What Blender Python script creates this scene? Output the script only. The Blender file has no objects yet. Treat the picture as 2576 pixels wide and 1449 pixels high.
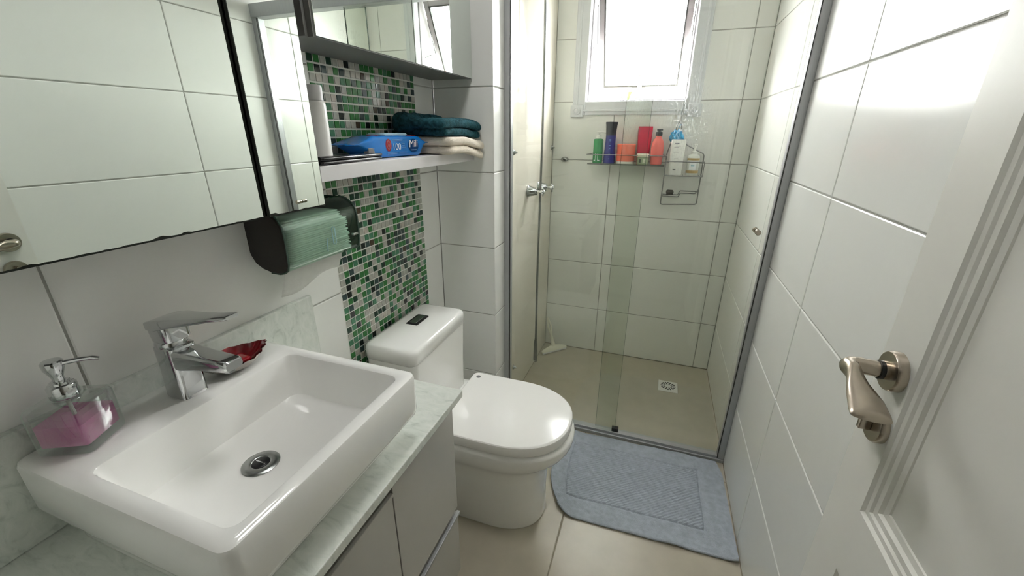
import bpy, bmesh, math, random
from mathutils import Vector, Matrix, noise

random.seed(7)
S = bpy.context.scene
COL = S.collection

# ------------------------------------------------------------------ camera
cam_data = bpy.data.cameras.new('camera')
cam_data.sensor_width = 36.0
cam_data.lens = 36.0 * 1036.62 / 2576.0
cam_data.clip_start = 0.02
cam = bpy.data.objects.new('camera', cam_data)
COL.objects.link(cam)
RT = [[0.943867, -0.306804, -0.122423], [0.330276, 0.883019, 0.333459], [0.005796, -0.355174, 0.934782]]
cam.matrix_world = Matrix((
    (RT[0][0], RT[0][2], -RT[0][1], 0.8502),
    (RT[1][0], RT[1][2], -RT[1][1], 0.0),
    (RT[2][0], RT[2][2], -RT[2][1], 1.3428),
    (0, 0, 0, 1)))
S.camera = cam

# ------------------------------------------------------------------ sky and exposure
world = bpy.data.worlds.new('overcast_sky')
S.world = world
world.use_nodes = True
bg = world.node_tree.nodes['Background']
_nt = world.node_tree
_tc = _nt.nodes.new('ShaderNodeTexCoord'); _sx = _nt.nodes.new('ShaderNodeSeparateXYZ')
_nt.links.new(_tc.outputs['Generated'], _sx.inputs[0])
_mr = _nt.nodes.new('ShaderNodeMapRange'); _mr.inputs[1].default_value = -0.03; _mr.inputs[2].default_value = 0.03
_nt.links.new(_sx.outputs['Z'], _mr.inputs[0])
_mx = _nt.nodes.new('ShaderNodeMix'); _mx.data_type = 'RGBA'
_mx.inputs['A'].default_value = (0.06, 0.058, 0.055, 1)      # built-up ground below the horizon
_mx.inputs['B'].default_value = (1.0, 0.965, 0.985, 1)       # even overcast sky
_nt.links.new(_mr.outputs[0], _mx.inputs['Factor'])
_nt.links.new(_mx.outputs['Result'], bg.inputs[0])
bg.inputs[1].default_value = 30.0
S.view_settings.view_transform = 'Standard'
S.view_settings.look = 'None'
S.view_settings.gamma = 1.0
S.view_settings.use_curve_mapping = False
S.view_settings.exposure = 1.72
S.cycles.max_bounces = 14
S.cycles.diffuse_bounces = 6
S.cycles.glossy_bounces = 6
S.cycles.transmission_bounces = 8
S.cycles.transparent_max_bounces = 24
S.cycles.caustics_reflective = False
S.cycles.caustics_refractive = False
S.cycles.sample_clamp_indirect = 6.0
LAMP_STRENGTH = 8.0
HALL_FILL_STRENGTH = 0.5

# ------------------------------------------------------------------ room numbers (metres)
W = 1.2592          # right wall
D = 2.4327          # end wall (window)
P = 0.2459          # shower left wall / pier side
Y1 = 1.5201         # pier face
YS = 1.633          # shower screen
YN = -0.12          # wall with the doorway
H = 2.40
ZROW = 1.4933       # one grout height; rows are 0.30 apart
PORTAL = dict(x0=0.425, x1=0.922, z0=1.497, z1=2.06)

pl = bpy.data.lights.new('window_daylight', 'AREA')
pl.shape = 'RECTANGLE'; pl.size = PORTAL['x1'] - PORTAL['x0']; pl.size_y = PORTAL['z1'] - PORTAL['z0']
pl.cycles.is_portal = True
po = bpy.data.objects.new('window_daylight', pl)
po.location = ((PORTAL['x0'] + PORTAL['x1']) / 2, D + 0.01, (PORTAL['z0'] + PORTAL['z1']) / 2)
po.rotation_euler = (-math.pi / 2, 0, 0)
COL.objects.link(po)

# ------------------------------------------------------------------ materials
def lin(r, g, b):
    def f(c):
        c /= 255.0
        return c / 12.92 if c <= 0.04045 else ((c + 0.055) / 1.055) ** 2.4
    return (f(r), f(g), f(b), 1.0)

def mat(name, rgb, rough=0.5, metal=0.0, var=0.0, vscale=8.0, bump=0.0, bscale=200.0, spec=0.5, coat=0.0, trans=0.0, ior=1.45, rvar=0.0, stretch=None, detail=3.0):
    m = bpy.data.materials.new(name)
    m.use_nodes = True
    nt = m.node_tree
    b = nt.nodes['Principled BSDF']
    c = lin(*rgb)
    b.inputs['Base Color'].default_value = c
    b.inputs['Roughness'].default_value = rough
    b.inputs['Metallic'].default_value = metal
    b.inputs['Specular IOR Level'].default_value = spec
    b.inputs['Coat Weight'].default_value = coat
    b.inputs['Transmission Weight'].default_value = trans
    b.inputs['IOR'].default_value = ior
    tc = nt.nodes.new('ShaderNodeTexCoord')
    mp = nt.nodes.new('ShaderNodeMapping')
    nt.links.new(tc.outputs['Object'], mp.inputs['Vector'])
    if stretch:
        mp.inputs['Scale'].default_value = stretch
    if var > 0 or rvar > 0:
        n = nt.nodes.new('ShaderNodeTexNoise')
        n.inputs['Scale'].default_value = vscale
        n.inputs['Detail'].default_value = detail
        nt.links.new(mp.outputs[0], n.inputs['Vector'])
        if var > 0:
            r = nt.nodes.new('ShaderNodeValToRGB')
            r.color_ramp.elements[0].position = 0.3
            r.color_ramp.elements[1].position = 0.7
            r.color_ramp.elements[0].color = tuple(x * (1 - var) for x in c[:3]) + (1,)
            r.color_ramp.elements[1].color = tuple(min(1, x * (1 + var)) for x in c[:3]) + (1,)
            nt.links.new(n.outputs['Fac'], r.inputs[0])
            nt.links.new(r.outputs[0], b.inputs['Base Color'])
        if rvar > 0:
            mr = nt.nodes.new('ShaderNodeMapRange')
            mr.inputs['To Min'].default_value = max(0, rough - rvar)
            mr.inputs['To Max'].default_value = rough + rvar
            nt.links.new(n.outputs['Fac'], mr.inputs['Value'])
            nt.links.new(mr.outputs[0], b.inputs['Roughness'])
    if bump > 0:
        n2 = nt.nodes.new('ShaderNodeTexNoise')
        n2.inputs['Scale'].default_value = bscale
        n2.inputs['Detail'].default_value = 2.0
        nt.links.new(mp.outputs[0], n2.inputs['Vector'])
        bp = nt.nodes.new('ShaderNodeBump')
        bp.inputs['Strength'].default_value = bump
        bp.inputs['Distance'].default_value = 0.002
        nt.links.new(n2.outputs['Fac'], bp.inputs['Height'])
        nt.links.new(bp.outputs[0], b.inputs['Normal'])
    return m

def thin_glass(name, tint, refl=0.05, spots=False, frost=0.0, expo=5.0):
    """flat pane: see-through with tint, mirror share growing towards grazing; optional lime spots / frosting"""
    m = bpy.data.materials.new(name)
    m.use_nodes = True
    nt = m.node_tree
    nt.nodes.clear()
    out = nt.nodes.new('ShaderNodeOutputMaterial')
    tr = nt.nodes.new('ShaderNodeBsdfTransparent')
    tr.inputs[0].default_value = tuple(tint) + (1,)
    gl = nt.nodes.new('ShaderNodeBsdfGlossy')
    gl.inputs['Roughness'].default_value = 0.02
    gl.inputs[0].default_value = (0.95, 1.0, 0.97, 1)
    lw = nt.nodes.new('ShaderNodeLayerWeight')
    lw.inputs[0].default_value = 0.5
    pw = nt.nodes.new('ShaderNodeMath'); pw.operation = 'POWER'; pw.inputs[1].default_value = expo
    nt.links.new(lw.outputs['Facing'], pw.inputs[0])
    mu = nt.nodes.new('ShaderNodeMath'); mu.operation = 'MULTIPLY_ADD'
    mu.inputs[1].default_value = 0.9; mu.inputs[2].default_value = refl
    nt.links.new(pw.outputs[0], mu.inputs[0])
    base = tr.outputs[0]
    if frost > 0:
        tl = nt.nodes.new('ShaderNodeBsdfTranslucent')
        tl.inputs[0].default_value = (0.95, 0.96, 0.97, 1)
        mf = nt.nodes.new('ShaderNodeMixShader'); mf.inputs[0].default_value = frost
        nt.links.new(tr.outputs[0], mf.inputs[1]); nt.links.new(tl.outputs[0], mf.inputs[2])
        base = mf.outputs[0]
    mx = nt.nodes.new('ShaderNodeMixShader')
    nt.links.new(mu.outputs[0], mx.inputs[0])
    nt.links.new(base, mx.inputs[1])
    nt.links.new(gl.outputs[0], mx.inputs[2])
    last = mx.outputs[0]
    if spots:
        tc = nt.nodes.new('ShaderNodeTexCoord')
        mp = nt.nodes.new('ShaderNodeMapping'); mp.inputs['Scale'].default_value = (1, 1, 0.45)
        nt.links.new(tc.outputs['Object'], mp.inputs[0])
        n1 = nt.nodes.new('ShaderNodeTexNoise'); n1.inputs['Scale'].default_value = 210; n1.inputs['Detail'].default_value = 3
        n2 = nt.nodes.new('ShaderNodeTexNoise'); n2.inputs['Scale'].default_value = 5.5; n2.inputs['Detail'].default_value = 2
        nt.links.new(mp.outputs[0], n1.inputs[0]); nt.links.new(mp.outputs[0], n2.inputs[0])
        r1 = nt.nodes.new('ShaderNodeMapRange'); r1.inputs[1].default_value = 0.52; r1.inputs[2].default_value = 0.72
        r2 = nt.nodes.new('ShaderNodeMapRange'); r2.inputs[1].default_value = 0.42; r2.inputs[2].default_value = 0.68
        nt.links.new(n1.outputs['Fac'], r1.inputs[0]); nt.links.new(n2.outputs['Fac'], r2.inputs[0])
        sp = nt.nodes.new('ShaderNodeSeparateXYZ'); nt.links.new(tc.outputs['Object'], sp.inputs[0])
        r3 = nt.nodes.new('ShaderNodeMapRange'); r3.inputs[1].default_value = 1.10; r3.inputs[2].default_value = 1.40
        nt.links.new(sp.outputs['Z'], r3.inputs[0])
        r4 = nt.nodes.new('ShaderNodeMapRange'); r4.inputs[1].default_value = 1.08; r4.inputs[2].default_value = 0.90
        nt.links.new(sp.outputs['X'], r4.inputs[0])
        m0 = nt.nodes.new('ShaderNodeMath'); m0.operation = 'MULTIPLY'
        nt.links.new(r3.outputs[0], m0.inputs[0]); nt.links.new(r4.outputs[0], m0.inputs[1])
        m1 = nt.nodes.new('ShaderNodeMath'); m1.operation = 'MULTIPLY'
        m2 = nt.nodes.new('ShaderNodeMath'); m2.operation = 'MULTIPLY'
        m3 = nt.nodes.new('ShaderNodeMath'); m3.operation = 'MULTIPLY'; m3.inputs[1].default_value = 0.32
        nt.links.new(r1.outputs[0], m1.inputs[0]); nt.links.new(r2.outputs[0], m1.inputs[1])
        nt.links.new(m1.outputs[0], m2.inputs[0]); nt.links.new(m0.outputs[0], m2.inputs[1])
        nt.links.new(m2.outputs[0], m3.inputs[0])
        df = nt.nodes.new('ShaderNodeBsdfTranslucent'); df.inputs[0].default_value = (0.85, 0.88, 0.88, 1)
        ms = nt.nodes.new('ShaderNodeMixShader')
        nt.links.new(m3.outputs[0], ms.inputs[0]); nt.links.new(last, ms.inputs[1]); nt.links.new(df.outputs[0], ms.inputs[2])
        last = ms.outputs[0]
    nt.links.new(last, out.inputs['Surface'])
    return m

def marble(name, a, b_, veins):
    m = mat(name, a, rough=0.16, coat=0.0)
    nt = m.node_tree; bs = nt.nodes['Principled BSDF']
    tc = nt.nodes.new('ShaderNodeTexCoord')
    mp = nt.nodes.new('ShaderNodeMapping'); mp.inputs['Rotation'].default_value = (0.2, 0.3, 0.6); mp.inputs['Scale'].default_value = (1.0, 2.6, 1.6)
    nt.links.new(tc.outputs['Object'], mp.inputs[0])
    n = nt.nodes.new('ShaderNodeTexNoise'); n.inputs['Scale'].default_value = 17; n.inputs['Detail'].default_value = 8; n.inputs['Roughness'].default_value = 0.65; n.inputs['Distortion'].default_value = 0.8
    nt.links.new(mp.outputs[0], n.inputs[0])
    r = nt.nodes.new('ShaderNodeValToRGB')
    e = r.color_ramp.elements
    e[0].position = 0.30; e[0].color = lin(*veins)
    e[1].position = 0.62; e[1].color = lin(*a)
    x = e.new(0.45); x.color = lin(*b_)
    nt.links.new(n.outputs['Fac'], r.inputs[0])
    nt.links.new(r.outputs[0], bs.inputs['Base Color'])
    return m

M = {}
M['tile'] = mat('wall_tile_glaze', (237, 238, 234), rough=0.2, var=0.012, vscale=3, bump=0.05, bscale=35, spec=0.36)
M['tile_shower'] = mat('cream_glossy_panel', (228, 223, 210), rough=0.07, var=0.015, vscale=2, bump=0.07, bscale=6, spec=0.36)
M['grout'] = mat('grey_grout', (176, 176, 170), rough=0.9, var=0.08, vscale=40)
M['mosaic_grout'] = mat('mosaic_grout', (222, 224, 216), rough=0.9, var=0.05, vscale=60)
M['floor_tile'] = mat('beige_porcelain', (182, 175, 158), rough=0.32, var=0.045, vscale=14, bump=0.06, bscale=60, detail=6)
M['floor_grout'] = mat('floor_grout', (150, 142, 126), rough=0.9, var=0.06, vscale=50)
M['plaster'] = mat('white_ceiling_paint', (246, 246, 243), rough=0.9, var=0.01, vscale=5)
M['hall'] = mat('hall_paint', (222, 219, 210), rough=0.85, var=0.015, vscale=4)
M['ceramic'] = mat('white_vitreous_china', (242, 242, 239), rough=0.09, var=0.008, vscale=4, coat=0.3)
M['lidplastic'] = mat('white_seat_plastic', (240, 239, 236), rough=0.14, var=0.008, vscale=4)
M['chrome'] = mat('chrome', (205, 207, 208), rough=0.08, metal=1.0, rvar=0.05, vscale=60)
M['chrome_worn'] = mat('dull_chrome', (165, 167, 166), rough=0.26, metal=1.0, var=0.12, vscale=30)
M['nickel'] = mat('satin_nickel', (186, 176, 162), rough=0.27, metal=1.0, var=0.05, vscale=60)
M['steel_wire'] = mat('dull_steel_wire', (140, 141, 140), rough=0.35, metal=1.0, var=0.1, vscale=80)
M['alu'] = mat('anodised_aluminium', (176, 178, 180), rough=0.4, metal=0.55, var=0.03, vscale=20, stretch=(20, 20, 1))
M['alu_dark'] = mat('dark_gasket', (52, 52, 50), rough=0.6, var=0.1, vscale=40)
M['mirror'] = mat('silvered_glass', (228, 235, 229), rough=0.005, metal=1.0, rvar=0.004, vscale=3)
M['mirror_edge'] = mat('dark_mirror_edge', (40, 44, 38), rough=0.3, var=0.25, vscale=70)
M['carcass'] = mat('grey_cabinet_board', (128, 128, 125), rough=0.45, var=0.02, vscale=20)
M['vanity'] = mat('grey_lacquer_front', (184, 182, 177), rough=0.32, var=0.012, vscale=10)
M['groove'] = mat('dark_groove', (46, 43, 40), rough=0.7, var=0.1, vscale=20)
M['shelf'] = mat('white_melamine', (214, 213, 214), rough=0.4, var=0.01, vscale=20)
M['marble'] = marble('greenish_white_marble', (222, 225, 219), (211, 216, 209), (186, 193, 186))
M['door'] = mat('cream_door_paint', (246, 245, 238), rough=0.38, var=0.012, vscale=10, bump=0.05, bscale=90)
M['pvc'] = mat('white_window_pvc', (216, 219, 222), rough=0.35, var=0.01, vscale=20)
M['sash'] = mat('grey_sash_aluminium', (150, 145, 147), rough=0.35, var=0.01, vscale=20)
M['glass_shower'] = thin_glass('green_shower_glass', (0.925, 0.945, 0.915), 0.035, spots=False)
M['glass_door'] = thin_glass('spotted_shower_glass', (0.925, 0.945, 0.915), 0.035, spots=True)
M['glass_edge'] = mat('glass_edge_green', (70, 92, 82), rough=0.2, var=0.05, vscale=30)
M['glass_window'] = thin_glass('frosted_window_glass', (0.97, 0.98, 0.99), 0.04, frost=0.5)
M['glass_clear'] = thin_glass('clear_thin_glass', (0.93, 0.96, 0.94), 0.06)
M['black'] = mat('black_gloss_plastic', (16, 16, 18), rough=0.3, var=0.1, vscale=20)
M['black_matte'] = mat('dark_brown_plastic', (44, 39, 34), rough=0.5, var=0.06, vscale=20)
M['white_plastic'] = mat('white_plastic', (234, 234, 230), rough=0.35, var=0.01, vscale=20)
M['cream_plastic'] = mat('ivory_plastic', (226, 224, 208), rough=0.4, var=0.02, vscale=20)
M['paper'] = mat('paper_towel', (240, 240, 236), rough=0.95, var=0.02, vscale=60, bump=0.2, bscale=500)
M['mat'] = mat('grey_blue_terry', (176, 184, 194), rough=0.98, var=0.10, vscale=55, bump=1.0, bscale=420, spec=0.1)
M['towel_teal'] = mat('teal_terry', (38, 76, 84), rough=1.0, var=0.45, vscale=90, bump=1.0, bscale=300, spec=0.1)
M['towel_cream'] = mat('cream_knit', (222, 213, 198), rough=0.98, var=0.05, vscale=60, bump=0.8, bscale=350, spec=0.1)
M['wipes_blue'] = mat('blue_film', (18, 112, 190), rough=0.18, var=0.12, vscale=18, bump=0.25, bscale=30)
M['wipes_dark'] = mat('deep_blue_print', (14, 80, 150), rough=0.25, var=0.08, vscale=18)
M['print_white'] = mat('white_print', (236, 240, 244), rough=0.35, var=0.01, vscale=20)
M['print_pale'] = mat('pale_blue_print', (120, 178, 224), rough=0.35, var=0.03, vscale=20)
M['print_red'] = mat('red_print', (196, 34, 48), rough=0.3, var=0.06, vscale=20)
M['print_grey'] = mat('grey_print', (120, 122, 124), rough=0.4, var=0.05, vscale=20)
M['print_dark'] = mat('dark_print', (64, 70, 74), rough=0.4, var=0.05, vscale=20)
M['lid_pale'] = mat('pale_blue_lid', (170, 202, 214), rough=0.25, var=0.03, vscale=20)
M['green_bottle'] = mat('green_bottle', (36, 138, 74), rough=0.25, var=0.08, vscale=12)
M['navy'] = mat('navy_bottle', (44, 44, 128), rough=0.25, var=0.08, vscale=12)
M['navy_cap'] = mat('black_navy_cap', (22, 22, 38), rough=0.3, var=0.08, vscale=12)
M['coral'] = mat('coral_jar', (242, 118, 92), rough=0.35, var=0.04, vscale=12)
M['coral2'] = mat('coral_bottle', (228, 116, 108), rough=0.3, var=0.05, vscale=12)
M['crimson'] = mat('crimson_tube', (206, 34, 76), rough=0.3, var=0.1, vscale=30)
M['jar_green'] = mat('pale_green_jar', (164, 176, 150), rough=0.3, var=0.08, vscale=40)
M['blue_pouf'] = mat('blue_mesh_sponge', (34, 140, 186), rough=0.8, var=0.2, vscale=60, bump=1.0, bscale=150)
M['pump_clear'] = mat('milky_clear_bottle', (222, 226, 220), rough=0.25, var=0.03, vscale=20)
M['gold_band'] = mat('tan_label_band', (176, 150, 96), rough=0.5, var=0.08, vscale=30)
M['dark_sponge'] = mat('dark_bristle', (70, 68, 62), rough=0.9, var=0.3, vscale=60)
M['leaf'] = mat('green_leaf', (96, 130, 66), rough=0.5, var=0.15, vscale=20)
M['stem'] = mat('brown_stem', (110, 96, 70), rough=0.7, var=0.1, vscale=20)
M['net'] = mat('white_net_cord', (150, 150, 150), rough=0.8, var=0.03, vscale=40)
M['ruby'] = mat('ruby_glass', (140, 8, 24), rough=0.08, var=0.25, vscale=30, coat=0.6)
M['silver_shell'] = mat('silvered_dish_rim', (196, 188, 182), rough=0.2, metal=0.8, var=0.12, vscale=60)
M['lens'] = bpy.data.materials.new('lamp_diffuser')
M['lens'].use_nodes = True
_b = M['lens'].node_tree.nodes['Principled BSDF']
_b.inputs['Emission Color'].default_value = (1.0, 0.985, 0.97, 1)
_b.inputs['Emission Strength'].default_value = LAMP_STRENGTH
M['lens_hall_fill'] = M['lens'].copy(); M['lens_hall_fill'].name = 'hall_fill_diffuser'  # dim glow for the added fill in the hall
M['lens_hall_fill'].node_tree.nodes['Principled BSDF'].inputs['Emission Strength'].default_value = HALL_FILL_STRENGTH
# real refracting glass and liquids
M['bottle_glass'] = thin_glass('clear_bottle_glass', (0.90, 0.925, 0.915), 0.08, expo=2.6)
M['pink_soap'] = mat('pink_liquid_soap', (216, 92, 168), rough=0.12, var=0.05, vscale=6)
M['smoky_green'] = thin_glass('smoky_green_plastic', (0.80, 0.895, 0.845), 0.05)
M['cheek_green'] = mat('dark_green_cheek', (40, 66, 56), rough=0.25, var=0.1, vscale=20)
MOS = [('mosaic_grey', (176, 177, 168)), ('mosaic_leaf_green', (54, 118, 62)), ('mosaic_sea_green', (74, 128, 96)), ('mosaic_bottle_green', (26, 60, 44)), ('mosaic_slate', (58, 76, 76)), ('mosaic_black_green', (22, 32, 30)), ('mosaic_pale', (190, 186, 176)), ('mosaic_brown', (72, 58, 44))]
for n_, c_ in MOS:
    M[n_] = mat(n_, c_, rough=0.12, var=0.14, vscale=35, coat=0.2)

# ------------------------------------------------------------------ helpers
def link(name, me, m=None, parent=None, smooth=False, angle=40):
    o = bpy.data.objects.new(name, me)
    COL.objects.link(o)
    if m is not None and not me.materials:
        me.materials.append(M[m] if isinstance(m, str) else m)
    if smooth:
        for p in me.polygons:
            p.use_smooth = True
        if angle < 180:
            me.set_sharp_from_angle(angle=math.radians(angle))
    if parent is not None:
        o.parent = parent
    return o

def obj(name, bm, m, parent=None, smooth=True, angle=40):
    me = bpy.data.meshes.new(name)
    bmesh.ops.recalc_face_normals(bm, faces=bm.faces[:])
    bm.to_mesh(me); bm.free()
    return link(name, me, m, parent, smooth, angle)

def tag(o, label, cat, group=None):
    o['label'] = label; o['category'] = cat
    if group: o['group'] = group
    return o

def thing(name, label, cat, group=None):
    o = bpy.data.objects.new(name, None)
    o.empty_display_size = 0.05
    COL.objects.link(o)
    return tag(o, label, cat, group)

def struct(o, label=None):
    o['kind'] = 'structure'
    if label: o['label'] = label
    return o

def B(x0, x1, y0, y1, z0, z1, bev=0.0, seg=2, bm=None):
    own = bm is None
    if own: bm = bmesh.new()
    r = bmesh.ops.create_cube(bm, size=1.0)
    vs = r['verts']
    bmesh.ops.scale(bm, vec=(x1 - x0, y1 - y0, z1 - z0), verts=vs)
    bmesh.ops.translate(bm, vec=((x0 + x1) / 2, (y0 + y1) / 2, (z0 + z1) / 2), verts=vs)
    if bev > 0:
        es = list({e for v in vs for e in v.link_edges})
        bmesh.ops.bevel(bm, geom=es, offset=bev, segments=seg, profile=0.5, affect='EDGES')
    return bm

def loft(sections, cap0=True, cap1=True, closed=True, bm=None):
    if bm is None: bm = bmesh.new()
    rings = [[bm.verts.new(p) for p in s] for s in sections]
    n = len(rings[0])
    for a, b in zip(rings[:-1], rings[1:]):
        for i in range(n if closed else n - 1):
            j = (i + 1) % n
            bm.faces.new((a[i], a[j], b[j], b[i]))
    if cap0: bm.faces.new(list(reversed(rings[0])))
    if cap1: bm.faces.new(rings[-1])
    return bm

def lathe(prof, seg=24, org=(0, 0, 0), axis='Z', cap=True, bm=None, sy=1.0):
    """prof: list of (radius, height)"""
    secs = []
    for r, h in prof:
        ring = []
        for i in range(seg):
            a = 2 * math.pi * i / seg
            u, v = r * math.cos(a), r * math.sin(a) * sy
            p = {'Z': (u, v, h), 'X': (h, u, v), 'Y': (v, h, u)}[axis]
            ring.append((p[0] + org[0], p[1] + org[1], p[2] + org[2]))
        secs.append(ring)
    return loft(secs, cap, cap, bm=bm)

def tube(path, rad, seg=8, bm=None, caps=True):
    if bm is None: bm = bmesh.new()
    pts = [Vector(p) for p in path]
    rads = rad if isinstance(rad, (list, tuple)) else [rad] * len(pts)
    prev = None; secs = []
    for i, p in enumerate(pts):
        t = (pts[min(i + 1, len(pts) - 1)] - pts[max(i - 1, 0)]).normalized()
        if prev is None:
            up = Vector((0, 0, 1)) if abs(t.z) < 0.9 else Vector((1, 0, 0))
            n = t.cross(up).normalized()
        else:
            n = (prev - t * prev.dot(t)).normalized()
        prev = n
        b = t.cross(n)
        secs.append([p + (n * math.cos(2 * math.pi * k / seg) + b * math.sin(2 * math.pi * k / seg)) * rads[i] for k in range(seg)])
    return loft(secs, caps, caps, bm=bm)

def rrect(cx, cy, hx, hy, r, z, n=5):
    r = min(r, hx * 0.999, hy * 0.999)
    pts = []
    for sx, sy, a0 in ((1, 1, 0), (-1, 1, 90), (-1, -1, 180), (1, -1, 270)):
        for k in range(n + 1):
            a = math.radians(a0 + 90 * k / n)
            pts.append((cx + sx * (hx - r) + r * math.cos(a), cy + sy * (hy - r) + r * math.sin(a), z))
    return pts

def arc_path(pts, rad=0.01, n=5):
    """round the corners of a polyline"""
    pts = [Vector(p) for p in pts]
    out = [pts[0]]
    for a, b, c in zip(pts[:-2], pts[1:-1], pts[2:]):
        d1 = (a - b); d2 = (c - b)
        r = min(rad, d1.length * 0.45, d2.length * 0.45)
        p1 = b + d1.normalized() * r; p2 = b + d2.normalized() * r
        for k in range(n + 1):
            t = k / n
            out.append(p1 * (1 - t) ** 2 + b * 2 * t * (1 - t) + p2 * t * t)
    out.append(pts[-1])
    return out

def softbox(x0, x1, y0, y1, z0, z1, r, cuts=14, amp=0.002, freq=25, seed=0.0, warp=None):
    bm = bmesh.new()
    bmesh.ops.create_cube(bm, size=2.0)
    bmesh.ops.subdivide_edges(bm, edges=bm.edges[:], cuts=cuts, use_grid_fill=True)
    c = Vector(((x0 + x1) / 2, (y0 + y1) / 2, (z0 + z1) / 2)); h = Vector(((x1 - x0) / 2, (y1 - y0) / 2, (z1 - z0) / 2))
    for v in bm.verts:
        p = Vector((v.co.x * h.x, v.co.y * h.y, v.co.z * h.z))
        q = Vector([max(-h[i] + min(r, h[i]), min(h[i] - min(r, h[i]), p[i])) for i in range(3)])
        d = p - q
        if d.length > 1e-7:
            p = q + d.normalized() * min(r, d.length * 1.0 if d.length < r else r)
        p = p + c
        k = noise.noise(p * freq + Vector((seed, seed * 1.7, seed * 0.3)))
        p += Vector((k, noise.noise(p * freq + Vector((5, seed, 2))), noise.noise(p * freq + Vector((9, 3, seed))))) * amp
        if warp: p = warp(p)
        v.co = p
    return bm

def text_mesh(body, size, shear=0.0, extrude=0.0002):
    cu = bpy.data.curves.new('lettering', 'FONT')
    cu.body = body; cu.size = size; cu.shear = shear; cu.extrude = extrude
    cu.align_x = 'CENTER'; cu.align_y = 'CENTER'; cu.resolution_u = 3
    o = bpy.data.objects.new('tmp', cu); COL.objects.link(o)
    me = bpy.data.meshes.new_from_object(o.evaluated_get(bpy.context.evaluated_depsgraph_get()))
    bpy.data.objects.remove(o); bpy.data.curves.remove(cu)
    me.name = 'lettering'
    return me

def place_on(o, origin, u, v):
    """put a flat XY mesh on a plane spanned by u (right) and v (up)"""
    u = Vector(u).normalized(); v = Vector(v).normalized(); n = u.cross(v)
    o.matrix_local = Matrix(((u.x, v.x, n.x, origin[0]), (u.y, v.y, n.y, origin[1]), (u.z, v.z, n.z, origin[2]), (0, 0, 0, 1)))
    return o

# ================================================================== SETTING
G = 0.004      # grout width
TD = 0.0028    # tile front above grout
CH = 0.0022    # cushion edge

def tile_mesh(pieces):
    """pieces: list of (u0,u1,v0,v1, flags(u0,u1,v0,v1 are real edges)); local coords u,v, w=out"""
    bm = bmesh.new()
    for u0, u1, v0, v1, f in pieces:
        a, b, c, d = u0 + CH * f[0], u1 - CH * f[1], v0 + CH * f[2], v1 - CH * f[3]
        top = [bm.verts.new(p) for p in ((a, c, TD), (b, c, TD), (b, d, TD), (a, d, TD))]
        mid = [bm.verts.new(p) for p in ((u0, v0, TD - 0.0012), (u1, v0, TD - 0.0012), (u1, v1, TD - 0.0012), (u0, v1, TD - 0.0012))]
        bot = [bm.verts.new(p) for p in ((u0, v0, -0.001), (u1, v0, -0.001), (u1, v1, -0.001), (u0, v1, -0.001))]
        bm.faces.new(top)
        for i in range(4):
            j = (i + 1) % 4
            bm.faces.new((mid[i], mid[j], top[j], top[i]))
            bm.faces.new((bot[i], bot[j], mid[j], mid[i]))
    return bm

def subtract(rects, hole):
    out = []
    hu0, hu1, hv0, hv1 = hole
    for (u0, u1, v0, v1, f) in rects:
        if hu1 <= u0 or hu0 >= u1 or hv1 <= v0 or hv0 >= v1:
            out.append((u0, u1, v0, v1, f)); continue
        if hv0 > v0: out.append((u0, u1, v0, hv0, (f[0], f[1], f[2], 0)))
        if hv1 < v1: out.append((u0, u1, hv1, v1, (f[0], f[1], 0, f[3])))
        a, b = max(v0, hv0), min(v1, hv1)
        fl = (f[2] if a == v0 else 0, f[3] if b == v1 else 0)
        if hu0 > u0: out.append((u0, hu0, a, b, (f[0], 0) + fl))
        if hu1 < u1: out.append((hu1, u1, a, b, (0, f[1]) + fl))
    return out

_tile_cache = {}
def tile_wall(parent, org, uax, vax, ulines, vlines, holes=(), m='tile', name='wall_tile'):
    """tiles between consecutive lines; org is the plane origin (tile back at grout face)"""
    u = Vector(uax); v = Vector(vax); n = u.cross(v)
    for i in range(len(ulines) - 1):
        for j in range(len(vlines) - 1):
            rects = [(ulines[i] + G / 2, ulines[i + 1] - G / 2, vlines[j] + G / 2, vlines[j + 1] - G / 2, (1, 1, 1, 1))]
            for h in holes: rects = subtract(rects, h)
            rects = [r for r in rects if r[1] - r[0] > 0.004 and r[3] - r[2] > 0.004]
            if not rects: continue
            u0, v0 = ulines[i], vlines[j]
            loc = [(a - u0, b - u0, c - v0, d - v0, f) for a, b, c, d, f in rects]
            key = (m, tuple(round(q, 4) for r in loc for q in r[:4]))
            if key not in _tile_cache:
                bm = tile_mesh(loc)
                me = bpy.data.meshes.new(name); bm.to_mesh(me); bm.free()
                me.materials.append(M[m])
                _tile_cache[key] = me
            o = bpy.data.objects.new(name, _tile_cache[key])
            COL.objects.link(o)
            p = Vector(org) + u * u0 + v * v0
            o.parent = parent
            o.matrix_local = Matrix(((u.x, v.x, n.x, p.x), (u.y, v.y, n.y, p.y), (u.z, v.z, n.z, p.z), (0, 0, 0, 1)))

def lines(lo, hi, anchor, step):
    k = math.ceil((lo - anchor) / step + 1e-6)
    out = [lo]
    while anchor + k * step < hi - 0.01:
        if anchor + k * step > lo + 0.01: out.append(anchor + k * step)
        k += 1
    return out + [hi]

ZL = lines(0.0, H, ZROW, 0.30)
Zup = (0, 0, 1)

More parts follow.
